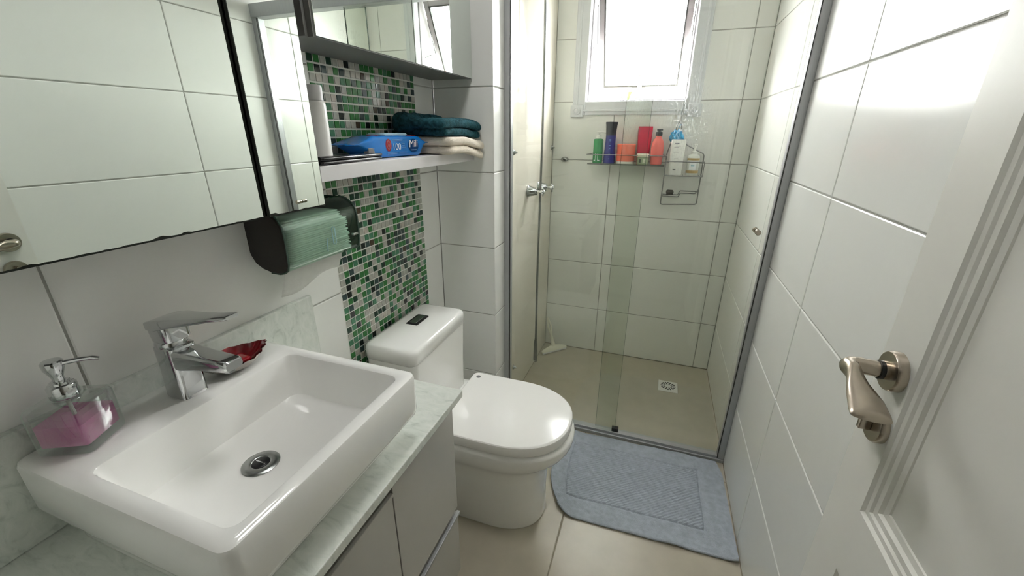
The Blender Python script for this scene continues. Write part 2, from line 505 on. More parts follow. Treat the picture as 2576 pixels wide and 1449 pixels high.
# floor (grout bed) with 60 x 60 porcelain tiles
floor = struct(obj('floor', B(-0.1, W + 0.1, YN - 0.1, D + 0.15, -0.1, -TD), 'floor_grout', smooth=False))
tile_wall(floor, (0, 0, -TD), (1, 0, 0), (0, 1, 0), [0.0, 0.063, 0.663, W], lines(YN, Y1, 0.20, 0.60) + [], m='floor_tile', name='floor_tile')
tile_wall(floor, (0, 0, -TD), (1, 0, 0), (0, 1, 0), [P, 0.663, W], [Y1, YS + 0.02], m='floor_tile', name='floor_tile')
tile_wall(floor, (0, 0, -TD), (1, 0, 0), (0, 1, 0), [P, W], [YS + 0.02, D], holes=((0.983, 1.088, 2.108, 2.218),), m='floor_tile', name='floor_tile')

# left wall with mosaic strip
MY0, MY1 = 0.907, 1.3905
wall_left = struct(obj('wall_left', B(-0.12, -TD, YN - 0.1, Y1, 0, H), 'grout', smooth=False))
# outward normal must be +x: u = y, v = z gives u x v = x
tile_wall(wall_left, (-TD, 0, 0), (0, 1, 0), Zup, [YN, 0.3165, MY0 + G / 2], ZL)
tile_wall(wall_left, (-TD, 0, 0), (0, 1, 0), Zup, [MY1 - G / 2, Y1], ZL)
# pier (shaft) between the toilet niche and the shower
pier = struct(obj('wall_pier', B(-0.12, P - TD, Y1 + TD, D + 0.1, 0, H), 'grout', smooth=False))
tile_wall(pier, (0, Y1 + TD, 0), (1, 0, 0), Zup, [0.0, P + G / 2], ZL)
tile_wall(pier, (P - TD, 0, 0), (0, 1, 0), Zup, [Y1 - G / 2, YS + 0.02], ZL)
obj('shower_side_panel', B(P - TD - 0.001, P, YS + 0.022, D, 0, H), 'tile_shower', pier, smooth=False)
# end wall with window hole
HX0, HX1, HZ0, HZ1 = 0.40, 0.945, 1.475, 2.09
bm = bmesh.new()
for r in subtract([(P - 0.02, W + 0.12, 0, H, (0, 0, 0, 0))], (HX0, HX1, HZ0, HZ1)):
    B(r[0], r[1], D + TD, D + 0.16, r[2], r[3], bm=bm)
wall_end = struct(obj('wall_end', bm, 'grout', smooth=False))
tile_wall(wall_end, (0, D + TD, 0), (1, 0, 0), Zup, [P, 0.578, 1.1788, W], ZL, holes=((HX0, HX1, HZ0, HZ1),))
# right wall: normal -x  => u = -y
wall_right = struct(obj('wall_right', B(W + TD, W + 0.12, YN - 0.1, D + 0.1, 0, H), 'grout', smooth=False))
yl = lines(YN, D, 1.2455, 0.60)
tile_wall(wall_right, (W + TD, 0, 0), (0, -1, 0), Zup, sorted([-y for y in yl]), ZL)
# doorway wall behind the camera and a stretch of hall
bm = bmesh.new()
DX0, DX1, DZ = 0.462, 1.2, 2.12
for r in subtract([(-0.72, 2.32, 0, H + 0.1, (0, 0, 0, 0))], (DX0, DX1, -1, DZ)):
    B(r[0], r[1], YN - 0.1, YN, r[2], r[3], bm=bm)
wall_near = struct(obj('wall_near', bm, 'grout', smooth=False))
tile_wall(wall_near, (0, YN - TD + 0.003, 0), (-1, 0, 0), Zup, [-W, -0.659, -0.059, 0.0], ZL, holes=((-DX1, -DX0, -1, DZ),))
ceiling = struct(obj('ceiling', B(-0.12, W + 0.12, YN - 0.1, D + 0.16, H, H + 0.1), 'plaster', smooth=False))
struct(obj('wall_hall', B(-0.6, 2.2, -1.5, -1.4, 0, H), 'hall', smooth=False))
struct(obj('wall_hall_left', B(-0.7, -0.6, -1.5, YN - 0.1, 0, H), 'hall', smooth=False))
struct(obj('wall_hall_right', B(2.2, 2.3, -1.5, YN - 0.1, 0, H), 'hall', smooth=False))
struct(obj('floor_hall', B(-0.7, 2.3, -1.5, YN - 0.1, -0.1, 0), 'floor_tile', smooth=False))
struct(obj('ceiling_hall', B(-0.7, 2.3, -1.5, YN - 0.1, H, H + 0.1), 'plaster', smooth=False))
struct(obj('trim_1', B(DX0 - 0.06, DX0, YN - 0.11, YN + 0.012, 0, DZ + 0.06, 0.003), 'door', smooth=False))
struct(obj('trim_2', B(DX1, DX1 + 0.055, YN - 0.11, YN + 0.012, 0, DZ + 0.06, 0.003), 'door', smooth=False))
struct(obj('trim_3', B(DX0, DX1, YN - 0.11, YN + 0.012, DZ, DZ + 0.06, 0.003), 'door', smooth=False))

# mosaic strip on the left wall
mp_ = obj('mosaic_panel', B(-TD - 0.001, -0.0012, MY0, MY1, 0, H), 'mosaic_grout', wall_left, smooth=False)
PITCH = (MY1 - MY0) / 22.0
TS = PITCH * 0.82
mos_me = []
for n_, c_ in MOS:
    bm = bmesh.new()
    h = TS / 2; c = 0.0006
    bot = [bm.verts.new((0, a * h, b * h)) for a, b in ((-1, -1), (1, -1), (1, 1), (-1, 1))]
    top = [bm.verts.new((0.0022, a * (h - c), b * (h - c))) for a, b in ((-1, -1), (1, -1), (1, 1), (-1, 1))]
    bm.faces.new(top)
    for i in range(4):
        j = (i + 1) % 4
        bm.faces.new((bot[i], bot[j], top[j], top[i]))
    me = bpy.data.meshes.new('mosaic_tile'); bm.to_mesh(me); bm.free(); me.materials.append(M[n_])
    mos_me.append(me)
rm = random.Random(11)
cells = []
nz = int(H / PITCH)
weights = [27, 27, 14, 11, 7, 5, 8, 1]
for i in range(22):
    for j in range(nz):
        y = MY0 + (i + 0.5) * PITCH; z = 1.519 - (0.35 + j - 40) * PITCH
        if z < 0.02 or z > H - 0.02: continue
        k = rm.choices(range(8), weights)[0]
        hidden = z < 0.70 or z > 1.52 or 1.235 < z < 1.275 or (z < 1.30 and z > 1.27 and y > 0.93) or (y > 1.2 and 1.27 < z < 1.36) or z < 0.66 + (y - 0.9) * 0.15
        d = (Vector((0, y, z)) - Vector((0.85, 0, 1.343))).length
        cells.append((1 if hidden else 0, d, y, z, k))
cells.sort()
bmS = bmesh.new()
for q, (hid, d, y, z, k) in enumerate(cells):
    if q < 300:
        o = bpy.data.objects.new('mosaic_tile', mos_me[k]); COL.objects.link(o)
        o.parent = mp_; o.location = (-0.0013, y, z)
    else:
        h = TS / 2; c = 0.0006
        bot = [bmS.verts.new((-0.0013, y + a * h, z + b * h)) for a, b in ((-1, -1), (1, -1), (1, 1), (-1, 1))]
        top = [bmS.verts.new((0.0009, y + a * (h - c), z + b * (h - c))) for a, b in ((-1, -1), (1, -1), (1, 1), (-1, 1))]
        fs = [bmS.faces.new(top)]
        for i in range(4):
            j = (i + 1) % 4
            fs.append(bmS.faces.new((bot[i], bot[j], top[j], top[i])))
        for f in fs: f.material_index = k
me = bpy.data.meshes.new('mosaic_tile_field'); bmS.to_mesh(me); bmS.free()
for n_, c_ in MOS: me.materials.append(M[n_])
o = link('mosaic_tile_field', me, None, mp_); o['kind'] = 'stuff'

# ------------------------------------------------------------------ window
win = struct(thing('window_1', 'white tilting window in the shower end wall', 'window'))
del win['category']
OX0, OX1, OZ0, OZ1 = 0.422, 0.925, 1.4955, 2.07
def ring_frame(x0, x1, z0, z1, w, y0, y1, bev=0.002, bm=None):
    if bm is None: bm = bmesh.new()
    B(x0, x0 + w, y0, y1, z0, z1, bev, 1, bm); B(x1 - w, x1, y0, y1, z0, z1, bev, 1, bm)
    B(x0 + w, x1 - w, y0, y1, z0, z0 + w, bev, 1, bm); B(x0 + w, x1 - w, y0, y1, z1 - w, z1, bev, 1, bm)
    return bm
casing = obj('casing', ring_frame(0.352, 0.995, 1.428, 2.14, 0.068, D - 0.012, D + 0.004, 0.003), 'pvc', win, smooth=False)
obj('casing_bead', ring_frame(0.368, 0.979, 1.444, 2.124, 0.012, D - 0.016, D - 0.010, 0.002), 'pvc', casing, smooth=False)
obj('jamb_liner', ring_frame(0.396, 0.951, 1.47, 2.096, 0.026, D - 0.008, D + 0.16, 0.002), 'pvc', win, smooth=False)
obj('jamb_stop', ring_frame(0.418, 0.929, 1.492, 2.074, 0.012, D + 0.035, D + 0.15, 0.002), 'sash', win, smooth=False)
for cx in (0.352 + 0.024, 0.995 - 0.024):
    b = obj('corner_block', B(cx - 0.033, cx + 0.033, D - 0.020, D + 0.002, 1.418, 1.478, 0.003), 'pvc', win, smooth=False)
    obj('rosette', lathe([(0.021, D - 0.0195), (0.021, D - 0.023), (0.016, D - 0.0245), (0.012, D - 0.021), (0.007, D - 0.024), (0.002, D - 0.025)], 20, (cx, 0, 1.448), 'Y'), 'pvc', b)
# tilted sash: hinge line at the top, bottom pushed out
SA = math.radians(27)
sash = bpy.data.objects.new('sash', None); COL.objects.link(sash); sash.parent = win
sash_me = ring_frame(-0.234, 0.234, -0.545, 0.0, 0.034, -0.016, 0.016, 0.003)
bpy.data.objects.remove(sash)
sash = obj('sash', sash_me, 'sash', win, smooth=False)
sash.location = (0.6735, D + 0.075, 2.055); sash.rotation_euler = (SA, 0, 0)
obj('pane', B(-0.203, 0.203, -0.003, 0.003, -0.514, -0.031), 'glass_window', sash, smooth=False)
obj('pane_gasket', ring_frame(-0.205, 0.205, -0.516, -0.029, 0.008, -0.018, 0.0, 0.001), 'alu_dark', sash, smooth=False)
hb = B(-0.012, 0.012, -0.034, -0.016, -0.552, -0.500, 0.003)
B(-0.009, 0.009, -0.046, -0.030, -0.520, -0.44, 0.004, 2, hb)
B(-0.045, 0.03, -0.022, -0.016, -0.542, -0.518, 0.002, 1, hb)
obj('latch', hb, 'sash', sash)
for sx in (-1, 1):
    xx = 0.6735 + sx * 0.243
    obj('stay_arm', tube([(xx, D + 0.07, 1.76), (xx, D + 0.20, 1.80), (xx, D + 0.125, 1.97)], 0.004, 6), 'alu_dark', win)

# safety net outside and a plant on the ledge
bm = bmesh.new()
xa, xb, za, zb, st = 0.30, 1.05, 1.40, 2.15, 0.034
yn_ = D + 0.50
def seg2(a, b):
    tube([a, b], 0.0011, 4, bm, caps=False)
c = xa - (zb - za)
while c < xb:
    t0 = max(0, xa - c); t1 = min(zb - za, xb - c)
    if t1 > t0:
        seg2((c + t0, yn_, za + t0), (c + t1, yn_, za + t1))
        seg2((c + t0, yn_, zb - t0), (c + t1, yn_, zb - t1))
    c += st
net = tag(obj('safety_net', bm, 'net'), 'white diamond mesh safety net stretched outside the window', 'net'); net['kind'] = 'stuff'
ledge = struct(obj('trim_4', B(0.52, 0.69, D + 0.16, D + 0.46, 1.405, 1.43, 0.004), 'stem', smooth=False), 'narrow brown bracket board outside the window')
plant = thing('potted_plant', 'green arching leaf plant on the ledge outside the window', 'plant')
obj('pot', lathe([(0.035, 1.43), (0.045, 1.50), (0.048, 1.505), (0.043, 1.507), (0.040, 1.495)], 20, (0.60, D + 0.40, 0)), 'white_plastic', plant)
for q, (dx, dy, hh) in enumerate(((-0.14, -0.02, 0.11), (-0.09, -0.05, 0.05), (0.06, -0.03, 0.10), (0.12, 0.0, 0.04), (0.02, 0.03, 0.13))):
    bm = bmesh.new(); L = []; Rr = []
    for k in range(9):
        t = k / 8
        p = Vector((0.60 + dx * t, D + 0.40 + dy * t, 1.50 + hh * math.sin(t * 2.3)))
        w = 0.016 * math.sin(math.pi * min(1, t * 0.9 + 0.1)) + 0.001
        side = Vector((-dy, dx, 0)).normalized() * w
        L.append(bm.verts.new(p + side)); Rr.append(bm.verts.new(p - side + Vector((0, 0, 0.004))))
    for k in range(8): bm.faces.new((L[k], L[k + 1], Rr[k + 1], Rr[k]))
    bmesh.ops.solidify(bm, geom=bm.faces[:], thickness=0.0008)
    obj('leaf', bm, 'leaf', plant)

# ------------------------------------------------------------------ door leaf, opened along the right wall
XD = 1.165
door = struct(thing('door_1', 'cream panelled door standing open along the right wall', 'door'))
del door['category']
Y0d, Y1d = -0.085, 0.632
bm = bmesh.new()
# face towards the room at x = XD: panels recessed by rings
def rect_ring(y0, y1, z0, z1, x): return [bm.verts.new((x, y, z)) for y, z in ((y0, z0), (y1, z0), (y1, z1), (y0, z1))]
panels = [(0.045, 0.5556, 0.8584, 1.98), (0.045, 0.5556, 0.12, 0.745)]
ys = [Y0d, 0.045, 0.5556, Y1d]; zs = [0.008, 0.12, 0.745, 0.8584, 1.98, 2.09]
grid = {(i, j): bm.verts.new((XD, ys[i], zs[j])) for i in range(4) for j in range(6)}
prof = [(0.004, 0.0035), (0.011, 0.0035), (0.014, 0.006), (0.022, 0.006), (0.025, 0.010), (0.033, 0.011), (0.034, 0.013)]
for i in range(3):
    for j in range(5):
        qv = [grid[i, j], grid[i + 1, j], grid[i + 1, j + 1], grid[i, j + 1]]
        if i == 1 and j in (1, 3):
            prev = qv
            for ins, dep in prof:
                cur = rect_ring(ys[1] + ins, ys[2] - ins, zs[j] + ins, zs[j + 1] - ins, XD + dep)
                for k in range(4):
                    l = (k + 1) % 4
                    bm.faces.new((prev[k], prev[l], cur[l], cur[k]))
                prev = cur
            bm.faces.new(prev)
        else:
            bm.faces.new(qv)
b2 = {k: bm.verts.new((XD + 0.035, y, z)) for k, (y, z) in {'a': (Y0d, 0.008), 'b': (Y1d, 0.008), 'c': (Y1d, 2.09), 'd': (Y0d, 2.09)}.items()}
bm.faces.new((b2['a'], b2['b'], b2['c'], b2['d']))
bm.faces.new([grid[i, 0] for i in range(4)] + [b2['b'], b2['a']])
bm.faces.new([grid[i, 5] for i in range(4)] + [b2['c'], b2['d']])
bm.faces.new([grid[0, j] for j in range(6)] + [b2['d'], b2['a']])
bm.faces.new([grid[3, j] for j in range(6)] + [b2['c'], b2['b']])
leaf = obj('door_leaf', bm, 'door', door, smooth=False)
HY, HZ = 0.588, 1.060
def lever_set(side):
    s = -1 if side < 0 else 1
    x0 = XD if s < 0 else XD + 0.035
    rose = obj('handle_rose', lathe([(0.026, x0), (0.026, x0 + s * 0.009), (0.0245, x0 + s * 0.0115), (0.012, x0 + s * 0.012), (0.012, x0 + s * 0.017), (0.0105, x0 + s * 0.017)], 32, (0, HY, HZ), 'X'), 'nickel', door)
    obj('collar', lathe([(0.0122, x0 + s * 0.0165), (0.0122, x0 + s * 0.021)], 24, (0, HY, HZ), 'X'), 'black', rose)
    xl = x0 + s * 0.056
    secs = []
    # neck, then blade that twists from upright to flat
    path = [((x0 + s * 0.020, HY, HZ), 0.0105, 0.0105, 0), ((x0 + s * 0.046, HY - 0.002, HZ + 0.003), 0.0105, 0.0105, 0)]
    bm = bmesh.new()
    for (p, a, b, _) in path:
        secs.append([(p[0], p[1] + a * math.cos(2 * math.pi * k / 20), p[2] + b * math.sin(2 * math.pi * k / 20)) for k in range(20)])
    # elbow: cross-section turns from the x axis to the -y axis
    for t in (0.35, 0.7, 1.0):
        ang = t * math.pi / 2
        c = Vector((x0 + s * (0.046 + 0.010 * math.sin(ang)), HY - 0.002 - 0.010 * (1 - math.cos(ang)), HZ + 0.003))
        ux = Vector((s * math.sin(ang), math.cos(ang), 0))
        secs.append([c + ux * (0.0105 * math.cos(2 * math.pi * k / 20)) + Vector((0, 0, 0.0105 * math.sin(2 * math.pi * k / 20))) for k in range(20)])
    for t in (0.1, 0.22, 0.35, 0.5, 0.65, 0.8, 0.9, 0.97, 1.0):
        c = Vector((xl - s * 0.002 * math.sin(t * math.pi), HY - 0.012 - 0.080 * t, HZ + 0.005 - 0.024 * t))
        tw = math.radians(86) * min(1, t * 1.7) ** 0.8
        a = 0.0108 + 0.0112 * t ** 0.75; b = 0.0105 * (1 - t) ** 1.3 + 0.0056 * t
        if t > 0.95: a *= 0.96 if t < 1 else 0.88; b *= 0.9 if t < 1 else 0.6
        ax1 = Vector((0, 0, 1)) * math.cos(tw) + Vector((s, 0, 0)) * math.sin(tw)
        ax2 = Vector((s, 0, 0)) * math.cos(tw) - Vector((0, 0, 1)) * math.sin(tw)
        secs.append([c + ax2 * (b * math.cos(2 * math.pi * k / 20)) + ax1 * (a * math.sin(2 * math.pi * k / 20)) for k in range(20)])
    loft(secs, bm=bm)
    obj('lever', bm, 'nickel', rose, angle=60)
    kr = obj('key_rose', lathe([(0.0245, x0), (0.0245, x0 + s * 0.008), (0.023, x0 + s * 0.010), (0.012, x0 + s * 0.0102)], 32, (0, HY - 0.006, HZ - 0.077), 'X'), 'nickel', door)
    obj('thumb_turn', B(min(x0 + s * 0.010, x0 + s * 0.024), max(x0 + s * 0.010, x0 + s * 0.024), HY - 0.010, HY - 0.002, HZ - 0.087, HZ - 0.067, 0.002), 'nickel', kr)
lever_set(-1)
lever_set(1)

# ================================================================== CEILING LAMP AND ADDED HALL FILL
def ceiling_lamp(x, y, label, m):
    t = thing('ceiling_lamp', label, 'lamp')
    obj('housing', ring_frame(-0.15, 0.15, -0.15, 0.15, 0.016, H - 0.03, H, 0.003), 'white_plastic', t, smooth=False)
    t.children[0].data.transform(Matrix(((1, 0, 0, x), (0, 0, 1, y), (0, 1, 0, 0), (0, 0, 0, 1))))
    obj('diffuser', B(x - 0.135, x + 0.135, y - 0.135, y + 0.135, H - 0.024, H - 0.004), m, t, smooth=False)
ceiling_lamp(0.46, 0.82, 'square white ceiling lamp above the bathroom floor', 'lens')
ceiling_lamp(0.80, -0.80, 'added square fill lamp in the hall outside the door, out of view', 'lens_hall_fill')  # unseen, added as soft frontal fill through the open doorway

# ================================================================== VANITY
ZC = 0.743
van = thing('vanity_cabinet', 'grey lacquered vanity cabinet under the marble worktop', 'cabinet')
VX = 0.432; VY0, VY1 = -0.10, 0.752
obj('carcass', B(0.004, VX - 0.020, VY0, VY1, 0.10, ZC - 0.022, 0.001), 'vanity', van, smooth=False)
obj('plinth', B(0.02, VX - 0.07, VY0, VY1 - 0.02, 0.0, 0.10, 0.001), 'groove', van, smooth=False)
obj('groove_strip', B(VX - 0.020, VX - 0.0185, VY0 + 0.001, VY1 - 0.002, 0.12, ZC - 0.026), 'groove', van, smooth=False)
obj('door', B(VX - 0.018, VX, 0.5005, VY1 + 0.004, 0.372, 0.704, 0.0012), 'vanity', van, smooth=False)
d_ = obj('drawer_front', B(VX - 0.018, VX, 0.5005, VY1 + 0.004, 0.125, 0.352, 0.0012), 'vanity', van, smooth=False)
obj('grip_edge', B(VX - 0.004, VX + 0.006, 0.5005, VY1 + 0.006, 0.346, 0.3555, 0.001), 'alu', d_, smooth=False)
d_ = obj('door', B(VX - 0.018, VX, 0.205, 0.4975, 0.125, 0.680, 0.0012), 'vanity', van, smooth=False)
obj('grip_edge', B(VX - 0.004, VX + 0.004, 0.205, 0.4975, 0.676, 0.6835, 0.001), 'vanity', d_, smooth=False)
obj('door', B(VX - 0.018, VX, VY0 + 0.002, 0.202, 0.125, 0.680, 0.0012), 'vanity', van, smooth=False)

ct = thing('marble_worktop', 'greenish white marble worktop with upstand under the basin', 'worktop')
obj('slab', B(0.0005, 0.4515, VY0 - 0.015, 0.778, ZC - 0.020, ZC, 0.002), 'marble', ct, smooth=False)
obj('upstand', B(0.0005, 0.0150, VY0 - 0.015, 0.783, ZC + 0.0003, 0.934, 0.003), 'marble', ct, smooth=False)

# ------------------------------------------------------------------ basin
ZR = 0.895
basin = thing('wash_basin', 'white rectangular ceramic basin standing on the marble worktop', 'basin')
bx0, bx1, by0, by1 = 0.0165, 0.441, 0.200, 0.606
ix0, ix1, iy0, iy1 = 0.144, 0.416, 0.228, 0.578
cx, cy = (bx0 + bx1) / 2, (by0 + by1) / 2; hx, hy = (bx1 - bx0) / 2, (by1 - by0) / 2
icx, icy = (ix0 + ix1) / 2, (iy0 + iy1) / 2; ihx, ihy = (ix1 - ix0) / 2, (iy1 - iy0) / 2
N = 6
secs = [
    rrect(cx - 0.012, cy, hx - 0.035, hy - 0.022, 0.03, ZC + 0.0005, N),
    rrect(cx - 0.012, cy, hx - 0.033, hy - 0.020, 0.03, ZC + 0.036, N),
    rrect(cx, cy, hx - 0.008, hy - 0.008, 0.022, ZC + 0.056, N),
    rrect(cx, cy, hx - 0.002, hy - 0.002, 0.020, ZC + 0.062, N),
    rrect(cx, cy, hx, hy, 0.018, ZC + 0.070, N),
    rrect(cx, cy, hx, hy, 0.018, ZR - 0.008, N),
    rrect(cx, cy, hx - 0.002, hy - 0.002, 0.017, ZR - 0.003, N),
    rrect(cx, cy, hx - 0.007, hy - 0.007, 0.016, ZR, N),
    rrect(icx, icy, ihx + 0.005, ihy + 0.005, 0.020, ZR, N),
    rrect(icx, icy, ihx + 0.001, ihy + 0.001, 0.018, ZR - 0.002, N),
    rrect(icx, icy, ihx - 0.001, ihy - 0.001, 0.018, ZR - 0.006, N),
    rrect(icx, icy, ihx - 0.008, ihy - 0.010, 0.020, ZR - 0.075, N),
    rrect(icx, icy, ihx - 0.012, ihy - 0.014, 0.022, ZR - 0.088, N),
    rrect(icx, icy, ihx - 0.022, ihy - 0.026, 0.024, ZR - 0.094, N),
    rrect(icx - 0.01, icy - 0.01, 0.055, 0.06, 0.05, ZR - 0.0965, N),
]
obj('bowl', loft(secs), 'ceramic', basin, angle=32)
dz = ZR - 0.0965
dxc, dyc = 0.254, 0.388
fl = obj('drain_flange', lathe([(0.030, dz + 0.0003), (0.0302, dz + 0.0015), (0.027, dz + 0.0030), (0.0165, dz + 0.0035), (0.0145, dz + 0.0028), (0.0135, dz + 0.0005)], 40, (dxc, dyc, 0)), 'chrome_worn', basin, angle=60)
obj('drain_hole', lathe([(0.0140, dz + 0.0030), (0.0132, dz + 0.0034), (0.0, dz + 0.0034)], 28, (dxc, dyc, 0), cap=False), 'black', fl)
obj('drain_cross', B(dxc - 0.010, dxc + 0.010, dyc - 0.0012, dyc + 0.0012, dz + 0.0030, dz + 0.0042, 0.0004), 'chrome', fl)

# ------------------------------------------------------------------ faucet
fau = thing('basin_faucet', 'chrome single lever mixer tap on the basin rim', 'faucet')
fx, fy = 0.083, 0.407
secs = []
for t, z, hx_, hy_, ox in ((0, ZR + 0.0003, 0.024, 0.0225, 0.003), (0.3, ZR + 0.003, 0.0245, 0.023, 0), (0.5, ZR + 0.05, 0.0235, 0.0225, 0.002), (0.8, ZR + 0.085, 0.0235, 0.0225, 0.002), (1, ZR + 0.098, 0.0235, 0.0225, 0.002), (1, ZR + 0.101, 0.020, 0.019, 0.002)):
    secs.append(rrect(fx + ox, fy, hx_, hy_, 0.009, z, 4))
obj('body', loft(secs), 'chrome', fau, angle=35)
secs = []
for x, z, hh, hw in ((fx - 0.010, ZR + 0.077, 0.020, 0.0215), (fx + 0.030, ZR + 0.077, 0.0185, 0.0200), (fx + 0.075, ZR + 0.081, 0.0135, 0.0185), (fx + 0.120, ZR + 0.084, 0.0105, 0.0175), (fx + 0.138, ZR + 0.085, 0.0095, 0.0165), (fx + 0.142, ZR + 0.085, 0.0070, 0.0145)):
    secs.append([(x + 0.25 * q[2] * 0, fy + q[0], z + q[1]) for q in rrect(0, 0, hw, hh, 0.006, 0, 4)])
obj('spout', loft(secs), 'chrome', fau, angle=35)
obj('aerator', lathe([(0.0095, ZR + 0.0745), (0.0095, ZR + 0.070), (0.007, ZR + 0.0698)], 20, (fx + 0.126, fy, 0)), 'chrome_worn', fau)
# tilted neck ring, cartridge, lever
ring = obj('neck_ring', lathe([(0.0235, 0.0), (0.0240, 0.004), (0.0225, 0.010), (0.019, 0.013)], 28), 'chrome', fau)
ring.location = (fx - 0.002, fy, ZR + 0.098); ring.rotation_euler = (0, math.radians(-6), 0)
cart = obj('cartridge_cap', loft([rrect(0, 0, a_, b_, 0.010, z, 4) for z, a_, b_ in ((0.0, 0.0215, 0.0205), (0.004, 0.0225, 0.0215), (0.030, 0.0235, 0.0225))]), 'chrome', fau, angle=35)
cart.location = (fx + 0.004, fy, ZR + 0.109); cart.rotation_euler = (0, math.radians(-6), 0)
secs = []
for x, z, hh, hw in ((-0.0245, 0.029, 0.0040, 0.018), (-0.0230, 0.030, 0.0075, 0.0210), (0.0, 0.033, 0.0095, 0.0245), (0.03, 0.037, 0.0085, 0.0230), (0.075, 0.041, 0.0062, 0.0185), (0.125, 0.046, 0.0040, 0.0145), (0.163, 0.050, 0.0036, 0.0125), (0.168, 0.0505, 0.0024, 0.0105)):
    secs.append([(x, q[0], z + q[1]) for q in rrect(0, 0, hw, hh, 0.003, 0, 3)])
lev = obj('lever', loft(secs), 'chrome', fau, angle=35)
lev.location = (fx + 0.004, fy, ZR + 0.109); lev.rotation_euler = (0, math.radians(-6), 0)

# ------------------------------------------------------------------ soap dispenser
sd = thing('soap_dispenser', 'square clear glass pump bottle half full of pink soap', 'soap dispenser')
sd.location = (0.0635, 0.266, ZR + 0.0004); sd.rotation_euler = (0, 0, math.radians(27))
hw = 0.0365
def sq(h, r, z): return rrect(0, 0, h, h, r, z, 4)
outer = [sq(hw - 0.004, 0.006, 0.0), sq(hw - 0.001, 0.008, 0.002), sq(hw, 0.008, 0.006), sq(hw, 0.008, 0.070), sq(hw - 0.002, 0.008, 0.0745), sq(hw - 0.008, 0.010, 0.077), sq(0.016, 0.0155, 0.0785), sq(0.0145, 0.0143, 0.080), sq(0.0145, 0.0143, 0.086)]
inner = [sq(0.0115, 0.0113, 0.086), sq(0.0115, 0.0113, 0.0775), sq(hw - 0.010, 0.006, 0.0735), sq(hw - 0.0045, 0.005, 0.069), sq(hw - 0.0045, 0.005, 0.013), sq(hw - 0.009, 0.005, 0.0085)]
obj('bottle', loft(outer + inner), 'bottle_glass', sd, angle=35)
lq = hw - 0.0046
obj('liquid', loft([sq(lq - 0.005, 0.005, 0.0088), sq(lq, 0.005, 0.0132), sq(lq, 0.005, 0.047), sq(lq - 0.003, 0.004, 0.0475)]), 'pink_soap', sd, angle=35)
pump = obj('pump_collar', lathe([(0.0155, 0.0802), (0.0165, 0.082), (0.0165, 0.098), (0.0150, 0.1005), (0.0115, 0.1015), (0.011, 0.105), (0.0075, 0.106)], 28), 'chrome', sd, angle=35)
obj('pump_head', lathe([(0.0065, 0.1055), (0.0068, 0.113), (0.0085, 0.118), (0.0115, 0.126), (0.0122, 0.134), (0.0122, 0.1365), (0.0105, 0.1385), (0.0, 0.139)], 28, cap=False), 'chrome', sd, angle=35)
a_ = math.radians(4)
nz_ = obj('nozzle', tube([(0.008, 0.0, 0.1325), (0.030, 0.0, 0.1335), (0.044, 0.0, 0.1325), (0.050, 0.0, 0.1300)], [0.0036, 0.0034, 0.003, 0.0026], 12), 'chrome', sd)
nz_.rotation_euler = (0, 0, math.radians(20))
obj('dip_tube', tube([(0, 0, 0.082), (0.001, 0, 0.05), (0.003, 0, 0.014)], 0.0025, 8), 'white_plastic', sd)

# ------------------------------------------------------------------ ruby soap dish (leaf-shaped shell)
dish = thing('soap_dish', 'red glass leaf shaped dish behind the faucet spout', 'soap dish')
dish.location = (0.091, 0.498, ZR + 0.0004); dish.scale = (1.18, 1.25, 1.0); dish.rotation_euler = (0, 0, math.radians(82))
def shell(sc, zoff, hgt, n=48, rings=7, flute=0.05):
    secs = []
    for k in range(rings):
        t = k / (rings - 1)
        r = 0.35 + 0.65 * t
        ring = []
        for i in range(n):
            a = 2 * math.pi * i / n
            fl_ = 1 + flute * t * math.cos(a * 14)
            x = 0.050 * r * sc * math.cos(a) * fl_
            y = 0.034 * r * sc * math.sin(a) * fl_ * (1 - 0.35 * max(0, math.cos(a)) ** 2)
            if math.cos(a) > 0.85: x *= 1 + 0.9 * (math.cos(a) - 0.85)
            ring.append((x, y, zoff + hgt * t ** 1.8 + 0.004 * t * max(0, math.cos(a)) ** 4))
        secs.append(ring)
    return secs
o1 = shell(1.0, 0.0, 0.024); i1 = list(reversed(shell(0.95, 0.003, 0.021)))
obj('shell', loft(o1, cap1=False), 'silver_shell', dish, angle=50)
obj('ruby_lining', loft([[(p[0], p[1], p[2] + 0.0022) for p in r] for r in shell(0.97, 0.003, 0.0225)], cap1=False), 'ruby', dish, angle=50)
obj('soap_bar', softbox(-0.026, 0.020, -0.015, 0.015, 0.008, 0.020, 0.006, 8, 0.0006), 'ruby', dish, angle=80)

